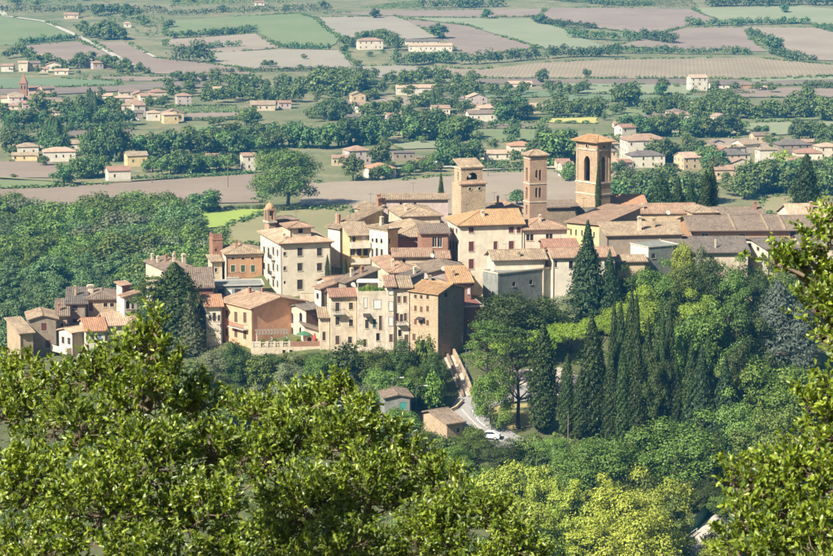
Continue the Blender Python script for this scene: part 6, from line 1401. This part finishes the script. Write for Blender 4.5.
T('cypress_tree', 'cypress1', 705, 172, 222, 13, 'cyp', 'western one of the twin cypresses behind the roofs', 'cypress', Y=585); T('cypress_tree', 'cypress2', 711, 167, 222, 14, 'cyp', 'eastern one of the twin cypresses behind the roofs', 'cypress', Y=587); T('cedar_tree', 'cedar1', 805, 157, 222, 29, 'fir', 'tall ragged cedar behind the east roofs', 'cedar', Y=590)
for i, (x, a, w_, k, lab) in enumerate(((660,176,26,'cedar0','dark conifer west of the others behind the tile roofs'),(678,180,24,'fir0','dark conifer in the middle behind the tile roofs'),(690,178,20,'fir1','dark conifer closest to the twin cypresses'))): T('conifer_tree', k, x, a, 222, w_, 'fir', lab, 'tree', 'conifers behind the tile roofs', Y=592)
T('cedar_tree', 'cedar1', 176, 266, 352, 60, 'dark', 'drooping dark cedar among the western houses', 'cedar', Y=491); T('cedar_tree', 'airy1', 155, 276, 345, 46, 'green', 'wide reaching limb-like pine beside the drooping cedar', 'pine', Y=490); T('bare_conifer', 'fir1', 190, 296, 352, 30, 'grey', 'greyish thin conifer before the brick house', 'fir', Y=487); T('shrub', 'broad3', 137, 312, 352, 24, 'brown', 'brownish dry tree left of the drooping cedar', 'tree', Y=493)
SL = [(474,426,448,24,'green','bush at the kerb before the white car'),(398,410,452,44,'green','bush before the grey-blue house'),(428,434,462,34,'dark','dark bush at the wall of the stone hut'),(444,436,464,26,'green','bush at the corner of the stone hut'),(252,352,378,28,'green','low bush under the terrace corner'),(270,354,376,26,'dark','dark low bush under the terrace windows'),(292,354,376,28,'green','low bush under the pergola'),(312,352,374,26,'dark','dark low bush under the brick parapet'),(330,350,370,24,'green','low bush under the lean-to'),(225,350,376,26,'dark','dark low bush under the small white house'),(240,296,312,18,'green','bush on the lawn under the garage'),(268,292,306,20,'dark','dark bush at the foot of the cream palazzo'),(292,296,308,18,'green','bush on the lawn of the cream palazzo'),
      (212,352,392,36,'grey','grey-green bush at the foot of the white corner house'),(236,342,388,34,'dark','dark round tree under the orange house'),(262,356,392,34,'green','bush below the terrace wall, west'),(290,358,396,36,'grey','grey bush below the terrace wall, middle'),(318,356,394,34,'green','bush below the terrace wall, east'),(344,344,388,40,'dark','dark bush under the red tiled row house'),(372,341,388,40,'green','bush under the worn row house'),(400,338,386,40,'dark','dark bush under the flowered balcony'),(424,336,384,24,'green','slim tree against the stone corner house'),(434,352,396,28,'dark','dark bush beside the outer ramp wall'),(412,366,408,40,'green','bush on the bank west of the ramp'),(432,372,410,26,'fresh','light green sapling beside the ramp'),
      (380,370,414,44,'wood','mid green bush on the bank above the hut'),(345,374,418,44,'grey','grey bush on the lower bank'),(306,380,424,46,'green','wide bush on the lower bank, middle'),(268,384,428,46,'grey','pale bush on the lower bank'),(230,384,432,46,'green','wide bush on the lower bank, west'),(195,362,410,40,'green','bush under the thin grey conifer'),(160,352,405,42,'dark','dark bush under the drooping cedar'),(120,360,405,40,'green','bush below the peach roofed house'),(405,378,414,22,'fresh','yellowish sapling above the grey-blue house'),
      (470,430,462,36,'green','bush below the white car'),(500,438,472,38,'dark','dark bush under the road'),(528,434,466,34,'green','bush at the road bend'),(556,438,470,36,'wood','bush before the slim cypress'),(452,446,476,44,'fresh','leafy bush in front of the stone hut'),(536,452,490,30,'dark','dark bush behind the road railing'),(480,462,505,40,'green','bush low under the road'),
      (620,455,500,40,'dark','dark bush at the cypress feet'),(640,470,512,36,'green','bush before the shaded bank'),(700,476,512,44,'dark','shaded bush above the gully'),(726,486,520,36,'green','bush beside the mesh fence'),(725,520,566,44,'olive' if 'olive' in LEAF else 'grey','pale grassy bush beside the dry path'),(715,540,580,40,'ygreen','yellowish bush beside the dry path')]
for i, (x, a, b_, w_, lf, lab) in enumerate(SL): T('shrub', 'broad%d' % (i % 4) if i % 3 else 'shrub%d' % (i % 2), x, a, b_, w_, lf, lab, 'shrub')
# undergrowth over the slopes
rng = np.random.default_rng(5); bl = []
while len(bl) < 2400:
    Y_ = rng.uniform(375, 536); px = rng.uniform(-20, 850); X_ = (px - 416.5) / FPX * Y_ * 1.02
    if Y_ > 486 and px < 470: continue
    if Y_ > 470 and 250 < px < 470 and rng.random() < .0: continue
    if Y_ > 500 and px < 560: continue
    if 440 < px < 590 and 425 < Y_ < 470 and not (px > 545 and Y_ < 440): continue
    if 655 < px < 730 and Y_ < 398: continue
    r_ = rng.uniform(.5, 1.5) * (.55 if Y_ > 472 and px < 470 else 1); bl.append((X_, Y_, tz(X_, Y_) + r_ * .15, r_))
pos, nr = blob_leaves(bl, 120000, .33, rng, .5); Vc, Fc = leafquads(pos, nr, .33, rng, .6)
tag(link('undergrowth', fastmesh('undergrowth', Vc, Fc), LEAF['wood']), 'low green undergrowth covering the slopes of the town hill', kind='stuff')

# ------------------------------------------------------------------ oaks close to the camera
OAKM, t, b = newmat('oak_leaf'); out = t.nodes['Material Output']
g = N(t, 'ShaderNodeNewGeometry'); c1 = mixc(t, g.outputs['Random Per Island'], lin((54,84,18)), lin((178,194,66)))
n_ = noise(t, wpos(t), 2.2, 3); c1 = mixc(t, maprange(t, n_, .4, .65, 0, .55), c1, lin((52,80,20)))
t.links.new(c1, b.inputs['Base Color']); b.inputs['Roughness'].default_value = .4; b.inputs['Specular IOR Level'].default_value = .75
tr = N(t, 'ShaderNodeBsdfTranslucent'); t.links.new(mixc(t, 1.0, c1, (1.5, 1.35, .5, 1), 'MULTIPLY'), tr.inputs[0]); mx = N(t, 'ShaderNodeMixShader'); mx.inputs[0].default_value = .33
t.links.new(b.outputs[0], mx.inputs[1]); t.links.new(tr.outputs[0], mx.inputs[2]); t.links.new(mx.outputs[0], out.inputs[0])
def oak(label, base_px, Yb, fork_px, blobs, seed, dens=1.0):
    rng = np.random.default_rng(seed); bx = P(base_px, 600, Yb).x; gz = tz(bx, Yb); root = empty('oak_tree', (bx, Yb, gz)); org = Vector((bx, Yb, gz))
    cen = [(P(x, y, Y) - org, r * Y / FPX) for x, y, Y, r in blobs]
    mb = MB(); fork = P(*fork_px) - org; mb.tube([(0,0,-.5), tuple(fork * .5 + Vector((.06,.04,0))), tuple(fork)], [.2,.15,.11], 9)
    pos, axis = [], []
    todo = list(range(len(cen))); node = {-1: fork}; par = {}        # limbs grow from bough to nearest bough
    while todo:
        i, j = min(((i, j) for i in todo for j in node), key=lambda q: (cen[q[0]][0] - node[q[1]]).length + .25 * (node[q[1]] - fork).length)
        par[i] = j; node[i] = cen[i][0]; todo.remove(i)
    load = {i: 1 for i in par}
    for i in list(par)[::-1]:
        if par[i] >= 0: load[par[i]] += load[i]
    for ci, (c, r) in enumerate(cen):
        p0 = node[par[ci]]; mid = p0.lerp(c, .55) + Vector((rng.normal()*.06, rng.normal()*.06, -.05)); r0 = .009 * math.sqrt(load[ci]) + .004; mb.tube([p0, p0.lerp(mid, .5) + Vector((rng.normal()*.02, rng.normal()*.02, 0)), mid, c], [r0, r0 * .9, r0 * .8, r0 * .6], 6)
        ns = int(4 * math.pi * r * r * 52 * dens) + 5; nodes = []
        for q in range(max(3, int(r * 26))):
            d = Vector(sphere_dirs(1, rng)[0]); st = mid.lerp(c, rng.uniform(.35, 1.0)); nd = Vector(c) + d * r * rng.uniform(.2, .6); mb.tube([st, st.lerp(nd, .5) + Vector((rng.normal()*.04, rng.normal()*.04, -.03)), nd], [.012,.009,.005], 5); nodes.append(nd)
        for d in sphere_dirs(ns, rng):
            if d[2] < -.45: d[2] = -d[2]
            e = Vector(c) + Vector(d) * r * rng.uniform(.3, .7); dr = Vector(norm(d * .8 + rng.normal(size=3) * .45 + np.array([0, 0, .55]))); ln = rng.uniform(.10, .19)
            tip = e + dr * ln; nd = min(nodes, key=lambda q: (q - e).length); hook = nd.lerp(e, .5) + Vector((rng.normal()*.02, rng.normal()*.02, -.02)); mb.tube([nd, hook, e, tip], [.005,.004,.003,.0015], 3)
            k = int(rng.uniform(16, 30)); tt = rng.uniform(.05, 1.05, k)[:, None]; p = np.array(e) + np.array(dr) * ln * tt
            ax = norm(np.array(dr) * (.35 + .5 * tt) + rng.normal(size=(k, 3)) * .62); pos.append(p + rng.normal(size=(k, 3)) * .006); axis.append(ax)
    mb.build('trunk', barkmat('bark_oak', (112,96,76)), root)
    pos = np.concatenate(pos); axis = np.concatenate(axis); n = len(pos); L = rng.uniform(.022, .056, n)[:, None]; wd = L * rng.uniform(.42, .58, n)[:, None]
    up = np.array([-.3, -.25, .8]) + rng.normal(size=(n, 3)) * .75; side = norm(np.cross(axis, up)); nr = norm(np.cross(side, axis)); cup = wd * .2; bend = L * rng.uniform(-.05, .2, n)[:, None]
    v0 = pos; v3 = pos + axis * L - nr * bend; r1 = pos + axis * L * .32 + side * wd * .46 + nr * cup; r2 = pos + axis * L * .72 + side * wd * .38 + nr * (cup - bend * .5); l1 = pos + axis * L * .32 - side * wd * .46 + nr * cup; l2 = pos + axis * L * .72 - side * wd * .38 + nr * (cup - bend * .5)
    V_ = np.stack([v0, r1, r2, v3, l2, l1], 1).reshape(-1, 3); i = np.arange(n)[:, None] * 6; F_ = np.stack([i + np.array([0,1,2,3]), i + np.array([0,3,4,5])], 1).reshape(-1, 4)
    link('crown', fastmesh('crown', V_, F_), OAKM, root); tag(root, label, 'tree', 'oaks near the viewpoint'); return n
no = 0
no += oak('leafy oak filling the lower west corner in front of the town', 110, 18.5, (120,600,18), [(154,326,18,13),(150,350,18,24),(128,356,18,24),(168,372,18,26),(104,362,18.4,18),(95,385,18,34),(28,374,18.6,18),(10,380,18.8,20),(52,392,18.5,32),(140,405,17.8,50),(200,412,18.2,36),(12,420,18,48),(70,440,17.5,58),(150,470,17.2,66),(212,462,17.6,46),(20,500,17,70),(100,520,16.6,80),(195,530,16.8,75),(30,580,16.4,80),(140,590,16.2,80),(230,580,16.6,60)], 1)
no += oak('leafy oak in the lower middle, its top below the terrace', 350, 21, (350,610,20), [(342,392,21,17),(328,402,21,24),(300,412,21.2,32),(262,418,21.4,28),(240,412,21.6,18),(360,420,20.8,26),(376,436,20.8,20),(285,445,20.6,48),(345,450,20.4,52),(396,468,20.4,28),(424,492,20,26),(393,440,20.4,16),(412,456,20.3,16),(436,472,20.2,16),(458,486,20,16),(255,470,20.4,50),(370,500,19.8,64),(452,514,19.6,34),(300,520,19.6,70),(490,522,19.4,34),(430,550,19.2,60),(350,570,19,75),(515,545,19.2,30),(270,580,19.2,75),(480,580,19,55),(535,572,19.2,28)], 2)
no += oak('oak with boughs reaching in from the east edge', 930, 15.5, (905,470,15.5), [(776,262,16,9),(790,268,16,14),(806,258,16,18),(826,240,16,20),(846,225,16,22),(812,284,16,20),(836,280,16,26),(820,312,15.8,18),(842,318,15.8,26),(826,340,15.8,15),(850,360,15.7,26),(834,398,15.5,26),(846,432,15.5,34),(816,408,15.5,15),(822,440,15.5,22),(806,470,15.2,30),(780,478,15.2,24),(752,486,15.2,24),(732,482,15.3,14),(842,490,15,44),(790,520,15,40),(748,525,15,34),(828,545,14.8,50),(770,565,14.8,48),(735,556,15,22),(850,590,14.6,60)], 3)
print('oak leaves', no)

# ------------------------------------------------------------------ haze
hz = MB(); hz.box(-5600, 5600, -350, 9100, -8, 152)
hm = bpy.data.materials.new('haze_air'); hm.use_nodes = True; t = hm.node_tree; t.nodes.clear(); o = t.nodes.new('ShaderNodeOutputMaterial'); pv = t.nodes.new('ShaderNodeVolumePrincipled')
pv.inputs['Color'].default_value = (.08, .50, 1.0, 1); pv.inputs['Density'].default_value = .000105; pv.inputs['Anisotropy'].default_value = .0
t.links.new(pv.outputs[0], o.inputs['Volume'])
tag(hz.build('haze', hm), 'pale blue air over the whole valley', kind='stuff')
